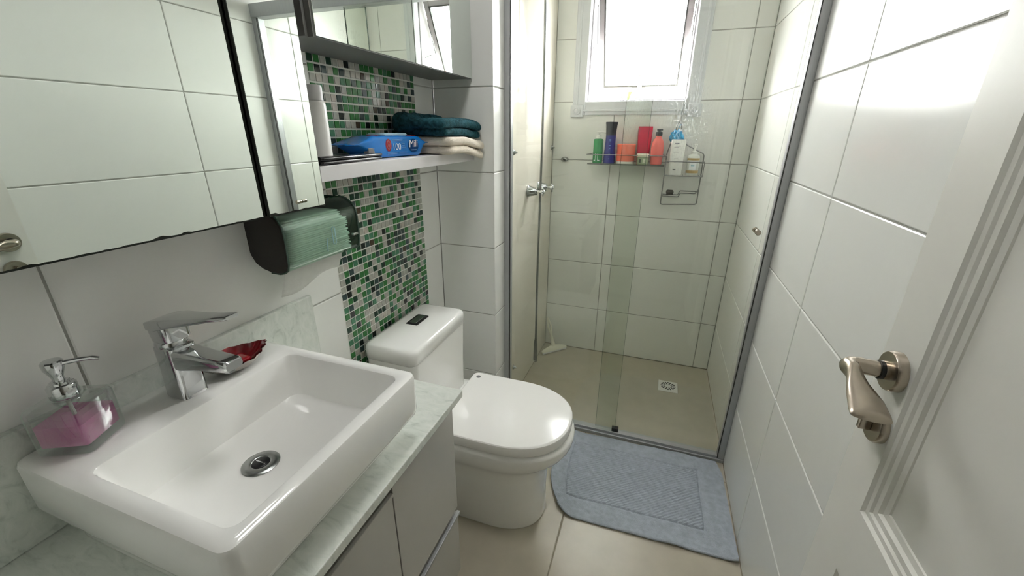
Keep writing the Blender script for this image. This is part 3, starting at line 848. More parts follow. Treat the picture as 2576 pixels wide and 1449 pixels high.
# ================================================================== MIRROR CABINETS
mc = thing('mirror_cabinet', 'wall cabinet with two overlapping sliding mirrors above the basin', 'cabinet')
XL, XR = 0.163, 0.171
obj('carcass', B(0.0005, XL - 0.014, YN + 0.003, 0.716, 1.193, 2.05, 0.001), 'carcass', mc, smooth=False)
def mirror_panel(name, xf, y0, y1, z0, z1, parent, th=0.005, yaw=0.0, pitch=0.0):
    bm = bmesh.new()
    w = y1 - y0; h = z1 - z0
    # wavy chipped silvering on the lower edge: dark strip geometry behind the glass front
    B(-th, 0, 0, w, 0, h, 0.0006, 1, bm)
    o = obj(name, bm, 'mirror', parent, smooth=False)
    o.location = (xf, y0, z0); o.rotation_euler = (0, pitch, yaw)
    # backing and edge strip
    bm = bmesh.new()
    B(-th - 0.002, -th, 0.0, w, -0.0012, h, 0, 1, bm)
    obj('backing', bm, 'mirror_edge', o, smooth=False)
    r = random.Random(int(w * 1000))
    bm = bmesh.new()
    n = int(w / 0.006)
    lo = [bm.verts.new((0.0004, w * k / n, -0.0006)) for k in range(n + 1)]
    hi = [bm.verts.new((0.0004, w * k / n, 0.0014 + 0.0060 * max(0, noise.noise(Vector((k * 0.27, w * 9, 0)))) + 0.0009 * r.random())) for k in range(n + 1)]
    for k in range(n): bm.faces.new((lo[k], lo[k + 1], hi[k + 1], hi[k]))
    bmesh.ops.solidify(bm, geom=bm.faces[:], thickness=0.0003)
    obj('worn_edge', bm, 'mirror_edge', o, smooth=False)
    bm = bmesh.new()
    B(-th - 0.002, 0.0003, -0.0012, 0.0, -0.0006, h, 0, 1, bm)
    obj('side_edge', bm, 'mirror_edge', o, smooth=False)
    return o
mirror_panel('mirror_panel', XL, YN + 0.004, 0.63, 1.190, 2.05, mc, 0.004, pitch=math.radians(-0.36))
mirror_panel('mirror_panel', XR, 0.576, 0.7175, 1.191, 2.05, mc, 0.004, pitch=math.radians(-0.30), yaw=math.radians(0.35))

mc2 = thing('mirror_cabinet', 'grey wall cabinet with two mirror doors above the toilet', 'cabinet')
X2 = 0.165; ZB = 1.519
obj('carcass', B(0.0015, X2 - 0.018, 0.757, Y1 - 0.0015, ZB, 2.15, 0.001), 'carcass', mc2, smooth=False)
for y0, y1 in ((0.768, 1.139), (1.1415, Y1 - 0.003)):
    d_ = obj('door', B(X2 - 0.0175, X2 - 0.004, y0 - 0.004 if y0 < 1 else y0, y1, ZB - 0.001, 2.15, 0.0005), 'carcass', mc2, smooth=False)
    obj('mirror', B(X2 - 0.0038, X2, y0, y1, ZB + 0.001, 2.15, 0.0005), 'mirror', d_, smooth=False)

# ------------------------------------------------------------------ shelf and what lies on it
ZS = 1.2705
shelf = tag(obj('wall_shelf', B(0.0015, 0.166, 0.722, Y1 - 0.001, 1.238, ZS, 0.001), 'shelf', smooth=False), 'white board shelf across the mosaic above the toilet', 'shelf')

# wet wipes pack: flow-wrapped pillow with crimped ends
wp = thing('wet_wipes_pack', 'blue flow wrap pack of wet wipes on the shelf', 'wipes pack')
wp.location = (0.078, 1.094, ZS + 0.0005); wp.rotation_euler = (0, 0, math.radians(-4))
bm = bmesh.new()
secs = []
for y, hx_, hz_, zc in ((-0.178, 0.040, 0.0012, 0.036), (-0.168, 0.046, 0.0015, 0.036), (-0.150, 0.047, 0.006, 0.036), (-0.128, 0.046, 0.017, 0.032), (-0.105, 0.0455, 0.0275, 0.0300), (-0.09, 0.046, 0.0288, 0.0295), (0.0, 0.0465, 0.0292, 0.0295), (0.085, 0.046, 0.0286, 0.0295), (0.100, 0.0455, 0.026, 0.0298), (0.116, 0.045, 0.012, 0.034), (0.128, 0.046, 0.002, 0.037), (0.146, 0.046, 0.0012, 0.037)):
    ring = [(q[0], y, zc + q[1]) for q in rrect(0, 0, hx_, hz_, min(0.010, hz_ * 0.8), 0, 5)]
    secs.append(ring)
loft(secs, bm=bm)
bmesh.ops.subdivide_edges(bm, edges=[e for e in bm.edges if e.calc_length() > 0.03], cuts=3)
for v in bm.verts:
    if v.co.y < -0.09 or v.co.y > 0.08:
        k = noise.noise(v.co * 38) * 0.005
        v.co.z += k; v.co.x += noise.noise(v.co * 45 + Vector((3, 1, 2))) * 0.004
    v.co.z = max(0.0, v.co.z)
pk = obj('wrapper', bm, 'wipes_blue', wp, angle=28)
lid = obj('flip_lid', loft([rrect(-0.004, 0.01, 0.030, 0.060, 0.014, 0.0570, 5), rrect(-0.004, 0.01, 0.031, 0.061, 0.014, 0.0615, 5), rrect(-0.004, 0.01, 0.028, 0.057, 0.012, 0.0655, 5)]), 'lid_pale', wp, angle=50)
XF = 0.0472
def flat(name, poly, m, parent, x=XF, th=0.0004):
    bm = bmesh.new()
    f = bm.faces.new([bm.verts.new((x, y, z)) for y, z in poly])
    bmesh.ops.solidify(bm, geom=[f], thickness=th)
    return obj(name, bm, m, parent, smooth=False)
def oval(cy, cz, ry, rz, n=24): return [(cy + ry * math.cos(2 * math.pi * k / n), cz + rz * math.sin(2 * math.pi * k / n)) for k in range(n)]
def bar(y0, y1, z0, z1): return [(y0, z0), (y1, z0), (y1, z1), (y0, z1)]
em = flat('emblem', oval(-0.053, 0.034, 0.0125, 0.0165), 'print_red', wp)
flat('emblem_ring', oval(-0.053, 0.034, 0.0075, 0.0115), 'print_white', em, XF + 0.0003)
flat('emblem_core', oval(-0.053, 0.034, 0.0065, 0.0105), 'print_red', em, XF + 0.0006)
flat('emblem_figure', oval(-0.053, 0.033, 0.0022, 0.0055), 'print_white', em, XF + 0.0009)
flat('brand_patch', oval(0.062, 0.030, 0.026, 0.019), 'wipes_dark', wp)
o = link('lettering', text_mesh('100', 0.026), 'print_white', wp); place_on(o, (XF + 0.0006, -0.018, 0.028), (0, 1, 0), Zup)
o = link('lettering', text_mesh('Mili', 0.029, 0.18), 'print_white', wp); place_on(o, (XF + 0.0010, 0.060, 0.035), (0, 1, 0.04), (0, 0, 1))
flat('print_line', bar(0.050, 0.076, 0.0165, 0.0195), 'print_pale', wp, XF + 0.0006)
for y0, y1, z in ((-0.034, 0.012, 0.0475), (-0.034, 0.008, 0.0435), (0.006, 0.020, 0.036), (0.006, 0.020, 0.031), (0.006, 0.024, 0.026), (-0.060, -0.014, 0.0135), (-0.060, -0.018, 0.0095), (-0.008, 0.030, 0.0125)):
    flat('print_line', bar(y0, y1, z, z + 0.0016), 'print_pale', wp)
obj('barcode_patch', B(0.030, 0.0470, -0.135, -0.112, 0.004, 0.028, 0.001), 'print_grey', wp, smooth=False)
tl = obj('top_emblem', lathe([(0.016, 0.0590), (0.016, 0.0598), (0.0, 0.0599)], 24, (0.018, -0.083, 0), cap=False), 'print_red', wp)
obj('top_strip', B(0.016, 0.040, 0.055, 0.085, 0.0584, 0.0592, 0.0002), 'print_red', wp, smooth=False)

# folded towels
def slab_warp(cx_, amp, fy_, droop=None):
    def f(p):
        p = p.copy()
        p.z += amp * math.sin((p.y - cx_) * fy_)
        if droop and p.x > 0.165:
            p.z -= droop * (p.x - 0.165) * 8 * max(0, min(1, (p.y - 1.36) / 0.12))
        return p
    return f
cream = thing('folded_towel', 'cream ribbed towel folded flat under the teal towel', 'towel')
zt = ZS + 0.0012
obj('lower_fold', softbox(0.03, 0.212, 1.240, 1.508, zt, zt + 0.027, 0.0135, 20, 0.0016, 26, 1.0, slab_warp(1.3, 0.0, 9, 0.075)), 'towel_cream', cream, angle=180)
obj('upper_fold', softbox(0.03, 0.215, 1.232, 1.512, zt + 0.0265, zt + 0.054, 0.0135, 20, 0.0016, 26, 2.0, slab_warp(1.3, 0.0, 9, 0.055)), 'towel_cream', cream, angle=180)
obj('back_roll', softbox(0.018, 0.05, 1.242, 1.505, zt, zt + 0.054, 0.02, 10, 0.001, 22, 3.0), 'towel_cream', cream, angle=180)
teal = thing('folded_towel', 'dark teal terry towel folded on top of the cream towel', 'towel')
zt2 = zt + 0.0565
obj('lower_fold', softbox(0.035, 0.200, 1.228, 1.504, zt2, zt2 + 0.026, 0.0125, 24, 0.0026, 40, 4.0, slab_warp(1.3, 0.0, 9, 0.045)), 'towel_teal', teal, angle=180)
obj('upper_fold', softbox(0.030, 0.206, 1.205, 1.508, zt2 + 0.024, zt2 + 0.054, 0.015, 24, 0.0032, 40, 5.0, slab_warp(1.3, 0.003, 14, 0.04)), 'towel_teal', teal, angle=180)
obj('back_fold', softbox(0.02, 0.095, 1.195, 1.44, zt2 + 0.01, zt2 + 0.068, 0.024, 20, 0.004, 34, 6.0), 'towel_teal', teal, angle=180)

blk = thing('slim_black_bar', 'thin glossy black bar lying on the shelf by the mirror', 'bar')
for dz_, dx_ in ((0.0008, 0.0), (0.0095, 0.004)):
    o = obj('arm', loft([[(q[0], y, q[1]) for q in rrect(0, 0.0038, w_, 0.0036, 0.003, 0, 3)] for y, w_ in ((-0.135, 0.010), (-0.13, 0.014), (0.0, 0.0145), (0.10, 0.012), (0.128, 0.009), (0.132, 0.005))]), 'black', blk, angle=35)
    o.location = (0.132 + dx_*0.5, 0.868, ZS + dz_); o.rotation_euler = (math.radians(-0.5), 0, math.radians(7))
tb = thing('spray_can', 'slim white can standing on the shelf behind the mirror edge', 'spray can')
obj('can', lathe([(0.019, ZS + 0.0005), (0.021, ZS + 0.003), (0.021, ZS + 0.125), (0.0195, ZS + 0.132), (0.0165, ZS + 0.135)], 28, (0.092, 0.818, 0)), 'white_plastic', tb, angle=35)
obj('cap', lathe([(0.0175, ZS + 0.1352), (0.0175, ZS + 0.163), (0.0155, ZS + 0.167), (0.0, ZS + 0.1675)], 28, (0.092, 0.818, 0), cap=False), 'shelf', tb, angle=35)

# ------------------------------------------------------------------ paper towel dispenser
pd = thing('paper_towel_dispenser', 'smoky green paper towel dispenser on the wall under the mirror', 'dispenser')
DY0, DY1 = 0.650, 0.892
prof_o = [(0.0, 1.182), (0.055, 1.182), (0.078, 1.177), (0.094, 1.166), (0.1035, 1.150), (0.106, 1.130), (0.106, 1.10), (0.104, 1.066), (0.100, 1.052), (0.090, 1.045), (0.075, 1.0415), (0.050, 1.042), (0.030, 1.047), (0.012, 1.058), (0.002, 1.075), (0.0, 1.082)]
def offset_prof(pr, d):
    c = (0.05, 1.11)
    return [(max(0.0005, x - d * (1 if x > c[0] else -0.2 if x > 0.001 else 0)), z - d * (1 if z > c[1] else -1)) for x, z in pr]
# side cheek (near end), dark
obj('end_cheek', loft([[(x, DY0 + 0.004, z) for x, z in prof_o], [(x, DY0, z) for x, z in offset_prof(prof_o, 0.003)]]), 'black_matte', pd, angle=35)
obj('end_cheek', loft([[(x, DY1 - 0.004, z) for x, z in prof_o], [(x, DY1, z) for x, z in offset_prof(prof_o, 0.003)]]), 'cheek_green', pd, angle=35)
obj('back_plate', B(0.0012, 0.004, DY0 + 0.004, DY1 - 0.004, 1.075, 1.18, 0.001), 'black_matte', pd, smooth=False)
# translucent cover: thin shell swept between the cheeks
cov = [p for p in prof_o[1:12]]
bm = bmesh.new()
ring_a = []; 
for yy in (DY0 + 0.004, DY1 - 0.004):
    ring_a.append([bm.verts.new((x, yy, z)) for x, z in cov])
for k in range(len(cov) - 1): bm.faces.new((ring_a[0][k], ring_a[0][k + 1], ring_a[1][k + 1], ring_a[1][k]))
bmesh.ops.recalc_face_normals(bm, faces=bm.faces[:])
bmesh.ops.solidify(bm, geom=bm.faces[:], thickness=0.0018)
cover = obj('cover', bm, 'smoky_green', pd, angle=50)
for yy in (DY0 + 0.003, DY1 - 0.003):
    obj('cover_rim', tube([(x + 0.0008, yy, z) for x, z in cov], 0.0022, 6), 'glass_edge', cover)
obj('embossed_mark', tube([(0.107, 0.792, 1.082), (0.107, 0.792, 1.118), (0.107, 0.797, 1.122), (0.107, 0.802, 1.118), (0.107, 0.802, 1.082), (0.107, 0.797, 1.078), (0.107, 0.792, 1.082)], 0.0011, 6), 'lid_pale', cover)
obj('embossed_mark', tube([(0.107, 0.770, 1.066), (0.107, 0.772, 1.086), (0.107, 0.776, 1.098)], 0.0011, 6), 'lid_pale', cover)
# stack of interfolded sheets
rp = random.Random(3)
for k in range(22):
    z0 = 1.052 + k * 0.0047
    dx_ = rp.uniform(-0.0016, 0.0012); dy_ = rp.uniform(-0.005, 0.005)
    xr = 0.1005 if k < 18 else 0.098 - 0.004 * (k - 17)
    obj('paper_fold', softbox(0.012, xr + dx_, DY0 + 0.018, 0.862 + dy_ - 0.0005 * k, z0, z0 + 0.0048, 0.0022, 5, 0.0006, 24, k * 1.3), 'paper', pd, angle=180)
obj('lock', B(0.1005, 0.1085, 0.866, 0.884, 1.084, 1.091, 0.0015), 'chrome', pd)
# sheet hanging out of the slot
bm = bmesh.new(); nu, nv = 14, 8
gv = []
for i in range(nu + 1):
    row = []
    for j in range(nv + 1):
        u, v = i / nu, j / nv
        y = 0.676 + 0.19 * u - 0.010 * v * (1 - u)
        ln = 0.070 - 0.020 * u + 0.006 * math.sin(u * 7)
        row.append(bm.verts.new((0.066 - 0.018 * v + 0.004 * math.sin(u * 5) * v, y, 1.046 - ln * v)))
    gv.append(row)
for i in range(nu):
    for j in range(nv): bm.faces.new((gv[i][j], gv[i + 1][j], gv[i + 1][j + 1], gv[i][j + 1]))
bmesh.ops.solidify(bm, geom=bm.faces[:], thickness=0.0005)
tag(obj('paper_towel', bm, 'paper', angle=180), 'white paper towel sheet hanging out of the green dispenser', 'paper towel')

# ================================================================== TOILET
toi = thing('toilet', 'white ceramic close coupled toilet with closed lid under the shelf', 'toilet')
TY = 1.140
def dshape(x0, xs, x1, hw, z, n=22, rb=0.02, p=2.3):
    """flat back at x0, straight sides to xs, rounded nose to x1"""
    pts = []
    for k in range(n + 1):
        a = math.pi / 2 - math.pi * k / n
        c_, s_ = math.cos(a), math.sin(a)
        pts.append((xs + (x1 - xs) * (abs(c_) ** (2 / p)), TY - 0 + hw * math.copysign(abs(s_) ** (2 / p), s_), z))
    for k in range(5):
        a = math.radians(-90 - 90 * k / 4)
        pts.append((x0 + rb + rb * math.cos(a), TY - hw + rb + rb * math.sin(a), z))
    for k in range(5):
        a = math.radians(180 - 90 * k / 4)
        pts.append((x0 + rb + rb * math.cos(a), TY + hw - rb + rb * math.sin(a), z))
    return pts
secs = [dshape(0.03, 0.40, 0.588, 0.130, 0.001), dshape(0.03, 0.40, 0.590, 0.132, 0.01), dshape(0.03, 0.40, 0.587, 0.133, 0.10), dshape(0.03, 0.40, 0.590, 0.138, 0.21),
        dshape(0.03, 0.40, 0.600, 0.145, 0.255), dshape(0.03, 0.41, 0.632, 0.163, 0.292), dshape(0.03, 0.42, 0.662, 0.178, 0.318), dshape(0.03, 0.43, 0.677, 0.184, 0.344), dshape(0.03, 0.43, 0.680, 0.186, 0.366), dshape(0.03, 0.43, 0.676, 0.184, 0.378), dshape(0.03, 0.43, 0.664, 0.177, 0.3835)]
obj('bowl', loft(secs), 'ceramic', toi, angle=60)
seat = obj('seat', loft([dshape(0.250, 0.44, 0.655, 0.174, 0.3845), dshape(0.250, 0.44, 0.655, 0.174, 0.389)]), 'lidplastic', toi, angle=60)
lid = obj('lid', loft([dshape(0.240, 0.44, 0.660, 0.180, 0.3895), dshape(0.235, 0.44, 0.667, 0.1855, 0.3905), dshape(0.234, 0.44, 0.6685, 0.1865, 0.394), dshape(0.234, 0.44, 0.6690, 0.1865, 0.418), dshape(0.2345, 0.44, 0.6675, 0.1855, 0.4225), dshape(0.237, 0.44, 0.6640, 0.1825, 0.4252), dshape(0.241, 0.44, 0.6580, 0.1775, 0.426)]), 'lidplastic', toi, angle=32)
for sy in (-1, 1):
    obj('hinge_cap', lathe([(0.0085, 0.4258), (0.0085, 0.4268), (0.0, 0.4270)], 20, (0.262, TY + sy * 0.152, 0), cap=False), 'print_grey', lid)
    obj('hinge', lathe([(0.011, 0.384), (0.011, 0.398)], 16, (0.225, TY + sy * 0.09, 0)), 'white_plastic', toi)
TC = 0.112
secs = [rrect(0.105, TY - 0.008, 0.092, 0.172, 0.03, 0.34, 5), rrect(0.107, TY - 0.008, 0.094, 0.174, 0.03, 0.40, 5), rrect(0.107, TY - 0.012, 0.092, 0.180, 0.026, 0.50, 5), rrect(TC, TY - 0.014, 0.092, 0.183, 0.024, 0.655, 5)]
tank = obj('tank', loft(secs), 'ceramic', toi, angle=60)
tl = obj('tank_lid', loft([rrect(TC, TY - 0.014, 0.091, 0.182, 0.024, 0.6555, 5), rrect(TC, TY - 0.014, 0.0945, 0.1855, 0.026, 0.658, 5), rrect(TC, TY - 0.014, 0.0950, 0.186, 0.026, 0.690, 5), rrect(TC, TY - 0.014, 0.0935, 0.1845, 0.026, 0.699, 5), rrect(TC, TY - 0.014, 0.088, 0.179, 0.022, 0.7045, 5), rrect(TC, TY - 0.014, 0.080, 0.171, 0.018, 0.706, 5)]), 'ceramic', tank, angle=60)
fb = obj('flush_button', loft([rrect(0.088, 1.160, 0.0225, 0.041, 0.003, 0.7055, 3), rrect(0.088, 1.160, 0.0225, 0.041, 0.003, 0.7085, 3), rrect(0.088, 1.160, 0.021, 0.0395, 0.003, 0.7095, 3)]), 'black', toi, angle=35)
obj('flush_key', B(0.0745, 0.1005, 1.127, 1.193, 0.7093, 0.7108, 0.0006), 'chrome_worn', toi, smooth=False)

# ================================================================== BATH MAT
mt = thing('bath_mat', 'grey blue terry bath mat on the floor before the shower', 'bath mat')
def mat_xy(u, v):
    # corners: near-left, near-right, far-right, far-left
    a = Vector((0.630, 1.142)); b = Vector((1.2525, 1.158)); c = Vector((1.246, 1.618)); d = Vector((0.560, 1.612))
    p = (a * (1 - u) + b * u) * (1 - v) + (d * (1 - u) + c * u) * v
    # left edge bulges out, near-left corner rounded
    if u < 0.3:
        p.x += -0.045 * math.sin(math.pi * min(1, v * 1.15)) * (1 - u / 0.3) * (1 - v * 0.6)
        p.y += 0.040 * max(0, 1 - u / 0.12) ** 2 * max(0, 1 - v / 0.4)
    if u > 0.9 and v > 0.85:
        p.x -= 0.02 * ((u - 0.9) * 10) ** 2 * ((v - 0.85) / 0.15)
    return p
def mat_grid(nu, nv, u0, u1, v0, v1, fn, th, name, m, parent, ang=180):
    bm = bmesh.new(); g = []
    for i in range(nu + 1):
        row = []
        for j in range(nv + 1):
            u = u0 + (u1 - u0) * i / nu; v = v0 + (v1 - v0) * j / nv
            p = mat_xy(u, v)
            row.append(bm.verts.new((p.x, p.y, fn(u, v, p))))
        g.append(row)
    bot = [[None] * (nv + 1) for _ in range(nu + 1)]
    for i in range(nu):
        for j in range(nv): bm.faces.new((g[i][j], g[i + 1][j], g[i + 1][j + 1], g[i][j + 1]))
    # skirt down to the floor
    edge = [(i, 0) for i in range(nu + 1)] + [(nu, j) for j in range(1, nv + 1)] + [(i, nv) for i in range(nu - 1, -1, -1)] + [(0, j) for j in range(nv - 1, 0, -1)]
    lo = [bm.verts.new((g[i][j].co.x, g[i][j].co.y, max(0.0012, g[i][j].co.z - th))) for i, j in edge]
    for k in range(len(edge)):
        l = (k + 1) % len(edge)
        bm.faces.new((g[edge[k][0]][edge[k][1]], lo[k], lo[l], g[edge[l][0]][edge[l][1]]))
    bm.faces.new(lo)
    return obj(name, bm, m, parent, angle=ang)
def mat_h(u, v, p):
    e = min(u, 1 - u, v, 1 - v)
    z = 0.0105 + 0.0060 * noise.noise(Vector((p.x * 9, p.y * 9, 0))) + 0.0014 * noise.noise(Vector((p.x * 60, p.y * 60, 4)))
    z += 0.014 * max(0, noise.noise(Vector((p.x * 8 + 3, p.y * 8, 2)))) * (1 - min(1, e * 7))
    # stitched groove between border and field
    bu = min(u / 0.085, (1 - u) / 0.15); bv = min(v / 0.19, (1 - v) / 0.17)
    d = min(bu, bv)
    z -= 0.0045 * math.exp(-((d - 1) / 0.04) ** 2)
    if d > 1.02:
        # diagonal nubs
        s_ = (p.x * 0.80 + p.y * 0.6) * 260; t_ = (p.x * -0.6 + p.y * 0.8) * 590
        z += 0.0042 * (0.5 + 0.5 * math.sin(t_)) * (0.82 + 0.18 * math.sin(s_))
    if u > 0.93 and v < 0.25: z += 0.010 * (u - 0.93) / 0.07 * (1 - v / 0.25)
    if u < 0.06: z += 0.004 * (1 - u / 0.06)
    return max(0.004, z)
mat_body = mat_grid(300, 230, 0.0, 1.0, 0.0, 1.0, mat_h, 0.0085, 'pile', 'mat', mt)
hem = [mat_xy(k / 80, 0.0) for k in range(81)]
obj('hem', tube([(p.x, p.y - 0.001, max(0.0055, mat_h(k / 80, 0.0, p) - 0.004)) for k, p in enumerate(hem)], 0.0042, 8), 'mat', mt)

# ================================================================== SHOWER
GY = YS + 0.027
scr = thing('shower_screen', 'aluminium framed fixed shower glass beside the pier', 'shower screen')
obj('post', B(P + 0.0005, P + 0.022, YS, YS + 0.045, 0.0, 1.85, 0.001), 'alu', scr, smooth=False)
obj('gasket', B(P + 0.022, P + 0.0245, YS + 0.004, YS + 0.012, 0.0, 1.85), 'alu_dark', scr, smooth=False)
obj('post', B(W - 0.024, W - 0.0005, YS, YS + 0.045, 0.0165, 1.85, 0.001), 'alu', scr, smooth=False)
obj('gasket', B(W - 0.0265, W - 0.024, YS + 0.002, YS + 0.010, 0.0165, 1.85), 'alu_dark', scr, smooth=False)
obj('sill_rail', B(P + 0.0225, W - 0.0005, YS - 0.006, YS + 0.050, 0.0, 0.016, 0.002), 'alu', scr, smooth=False)
obj('sill_lip', B(P + 0.0225, W - 0.0245, YS + 0.004, YS + 0.010, 0.016, 0.026), 'alu', scr, smooth=False)
obj('top_rail', B(P + 0.0225, W - 0.0005, YS - 0.004, YS + 0.049, 1.815, 1.868, 0.002), 'alu', scr, smooth=False)
pan = obj('glass_panel', B(P + 0.0245, 0.792, GY - 0.012, GY - 0.006, 0.018, 1.83), 'glass_shower', scr, smooth=False)
obj('glass_edge', B(0.792, 0.7928, GY - 0.012, GY - 0.006, 0.018, 1.83), 'glass_edge', pan, smooth=False)
sdr = thing('shower_door', 'sliding shower glass door with a small knob by the right wall', 'shower door')
pan = obj('glass_panel', B(0.702, W - 0.027, GY + 0.006, GY + 0.012, 0.020, 1.83), 'glass_door', sdr, smooth=False)
obj('glass_edge', B(0.7012, 0.702, GY + 0.006, GY + 0.012, 0.020, 1.83), 'glass_edge', pan, smooth=False)
KX, KZ = 1.2015, 1.012
for s, y0 in ((-1, GY + 0.0055), (1, GY + 0.0125)):
    obj('knob', lathe([(0.009, y0), (0.009, y0 + s * 0.006), (0.0065, y0 + s * 0.008), (0.0065, y0 + s * 0.012), (0.0095, y0 + s * 0.015), (0.0095, y0 + s * 0.026), (0.008, y0 + s * 0.028)], 24, (KX, 0, KZ), 'Y'), 'nickel', sdr, angle=35)
obj('floor_guide', B(0.778, 0.808, GY - 0.004, GY + 0.018, 0.0165, 0.034, 0.002), 'alu_dark', sdr, smooth=False)

# wall taps on the shower side wall
def wall_tap(y, z, label):
    t = thing('shower_tap', label, 'tap', 'taps on the shower side wall')
    x = P
    obj('escutcheon', lathe([(0.029, x + 0.0005), (0.029, x + 0.004), (0.026, x + 0.008), (0.019, x + 0.040), (0.018, x + 0.046), (0.012, x + 0.048)], 28, (0, y, z), 'X'), 'chrome', t, angle=35)
    obj('stem', lathe([(0.0065, x + 0.046), (0.0065, x + 0.068)], 16, (0, y, z), 'X'), 'chrome', t)
    h = obj('cross_handle', lathe([(0.010, x + 0.066), (0.011, x + 0.072), (0.010, x + 0.082), (0.006, x + 0.086)], 20, (0, y, z), 'X'), 'chrome', t, angle=35)
    for k in range(4):
        a = math.radians(20 + 90 * k)
        d = Vector((0, math.cos(a), math.sin(a)))
        c = Vector((x + 0.075, y, z))
        obj('handle_arm', tube([c + d * 0.006, c + d * 0.014, c + d * 0.020, c + d * 0.024], [0.0045, 0.0040, 0.0055, 0.0030], 10), 'chrome', h)
wall_tap(1.968, 1.070, 'chrome cross handle shower tap nearer to the shower screen')
wall_tap(2.150, 1.069, 'chrome cross handle shower tap nearer to the window')

hose = thing('hand_shower', 'thin ribbed metal hose with hand spray hanging in the shower', 'hand shower')
bm = bmesh.new()
pts = []; rad = []
n = 700
hx0, hy0 = 0.303, 1.985
for k in range(n + 1):
    t = k / n
    pts.append((hx0 + 0.003 * math.sin(t * 5), hy0 + 0.020 * (t - 0.5) + 0.004 * math.sin(t * 7), 1.98 - t * (1.98 - 0.245)))
    rad.append(0.0064 if k % 2 else 0.0054)
tube(pts, rad, 8, bm)
obj('hose', bm, 'steel_wire', hose, angle=180)
ex, ey = pts[-1][0], pts[-1][1]
obj('spray_handle', lathe([(0.0075, 0.250), (0.0085, 0.238), (0.0105, 0.220), (0.0115, 0.150), (0.0120, 0.125), (0.0105, 0.110), (0.006, 0.104)], 20, (ex, ey, 0)), 'steel_wire', hose, angle=45)
obj('spray_button', lathe([(0.0055, ey - 0.010), (0.0055, ey - 0.016), (0.003, ey - 0.018)], 16, (ex, 0, 0.118), 'Y'), 'chrome', hose)
obj('wall_elbow', tube(arc_path([(P + 0.0005, hy0 - 0.01, 1.985), (hx0, hy0 - 0.01, 1.985), (hx0, hy0 - 0.01, 1.955)], 0.02), 0.009, 12), 'chrome', hose)

# little wall stops
for q, (y, z, lb) in enumerate(((1.745, 1.259, 'small chrome wall stop above tap height beside the screen post'), (2.408, 1.259, 'small chrome wall stop in the shower corner below the window'), (1.765, 0.192, 'small chrome wall stop near the shower floor'))):
    t = thing('wall_stop', lb, 'wall stop', 'chrome wall stops in the shower')
    obj('base', lathe([(0.0125, P + 0.0005), (0.0125, P + 0.002), (0.009, P + 0.006)], 20, (0, y, z), 'X'), 'chrome_worn', t, angle=35)
    obj('tip', lathe([(0.0075, P + 0.005), (0.0045, P + 0.014), (0.003, P + 0.018), (0.0, P + 0.019)], 16, (0, y, z), 'X', cap=False), 'chrome_worn', t, angle=35)
# eyelet on the end wall
ey_ = thing('wall_outlet', 'dark oval metal outlet on the end wall grout line', 'wall outlet')
ov = obj('oval_body', lathe([(0.022, D - 0.0005), (0.021, D - 0.010), (0.016, D - 0.020), (0.009, D - 0.024)], 28, (0.321, 0, 1.1955), 'Y'), 'chrome_worn', ey_, angle=45)
ov.data.transform(Matrix.Translation((0, 0, 1.1955)) @ Matrix.Scale(0.62, 4, (0, 0, 1)) @ Matrix.Translation((0, 0, -1.1955)))
obj('bore', lathe([(0.0058, D - 0.0235), (0.0055, D - 0.0248), (0.0, D - 0.0248)], 18, (0.321, 0, 1.1955), 'Y', cap=False), 'black', ey_)

# floor drain
fd = thing('floor_drain', 'square white shower floor drain with round grate', 'floor drain')
fcx, fcy = 1.0355, 2.163
obj('frame', B(fcx - 0.051, fcx + 0.051, fcy - 0.053, fcy + 0.053, -0.0022, 0.0012, 0.0008), 'white_plastic', fd, smooth=False)
gr = obj('grate', lathe([(0.045, 0.0013), (0.045, 0.0022), (0.043, 0.0030), (0.0, 0.0032)], 36, (fcx, fcy, 0), cap=False), 'white_plastic', fd, angle=35)
for ringr, cnt in ((0.034, 16), (0.022, 10)):
    for k in range(cnt):
        a = 2 * math.pi * k / cnt
        o = obj('slot', B(-0.0055, 0.0055, -0.0034, 0.0034, 0, 0.0008, 0.0), 'black_matte', gr, smooth=False)
        o.location = (fcx + ringr * math.cos(a), fcy + ringr * math.sin(a), 0.0028); o.rotation_euler = (0, 0, a)

# squeegee leaning in the corner
sq_ = thing('squeegee', 'white plastic squeegee leaning in the shower corner', 'squeegee')
A_ = Vector((0.272, 2.262, 0.010)); B_ = Vector((0.402, 2.392, 0.012)); T_ = Vector((0.262, 2.402, 0.205))
mid = (A_ + B_) / 2
ax_ = (B_ - A_).normalized(); upv = (T_ - mid).normalized(); nrm = ax_.cross(upv).normalized()
L_ = (B_ - A_).length
secs = []
for t in [k / 16 for k in range(17)]:
    w_ = abs(t - 0.5) * 2
    hgt = 0.016 + 0.022 * (1 - w_ ** 1.6)
    c = A_ + ax_ * (L_ * t)
    th = 0.007 * (1 - 0.4 * w_)
    secs.append([c - nrm * th, c + nrm * th, c + nrm * th + upv * hgt * 0.8, c + upv * hgt, c - nrm * th + upv * hgt * 0.8])
obj('head', loft(secs), 'cream_plastic', sq_, angle=60)
obj('blade', loft([[A_ + ax_ * s_ - nrm * 0.0022 - upv * 0.008, A_ + ax_ * s_ + nrm * 0.0022 - upv * 0.008, A_ + ax_ * s_ + nrm * 0.0022 + upv * 0.003, A_ + ax_ * s_ - nrm * 0.0022 + upv * 0.003] for s_ in (0.003, L_ - 0.003)]), 'shelf', sq_, smooth=False)
hb = bmesh.new()
c0 = mid + upv * 0.030
c1 = mid + upv * 0.095
tube([c0, c0.lerp(c1, 0.5), c1], [0.016, 0.011, 0.0095], 12, hb)
tipc = T_
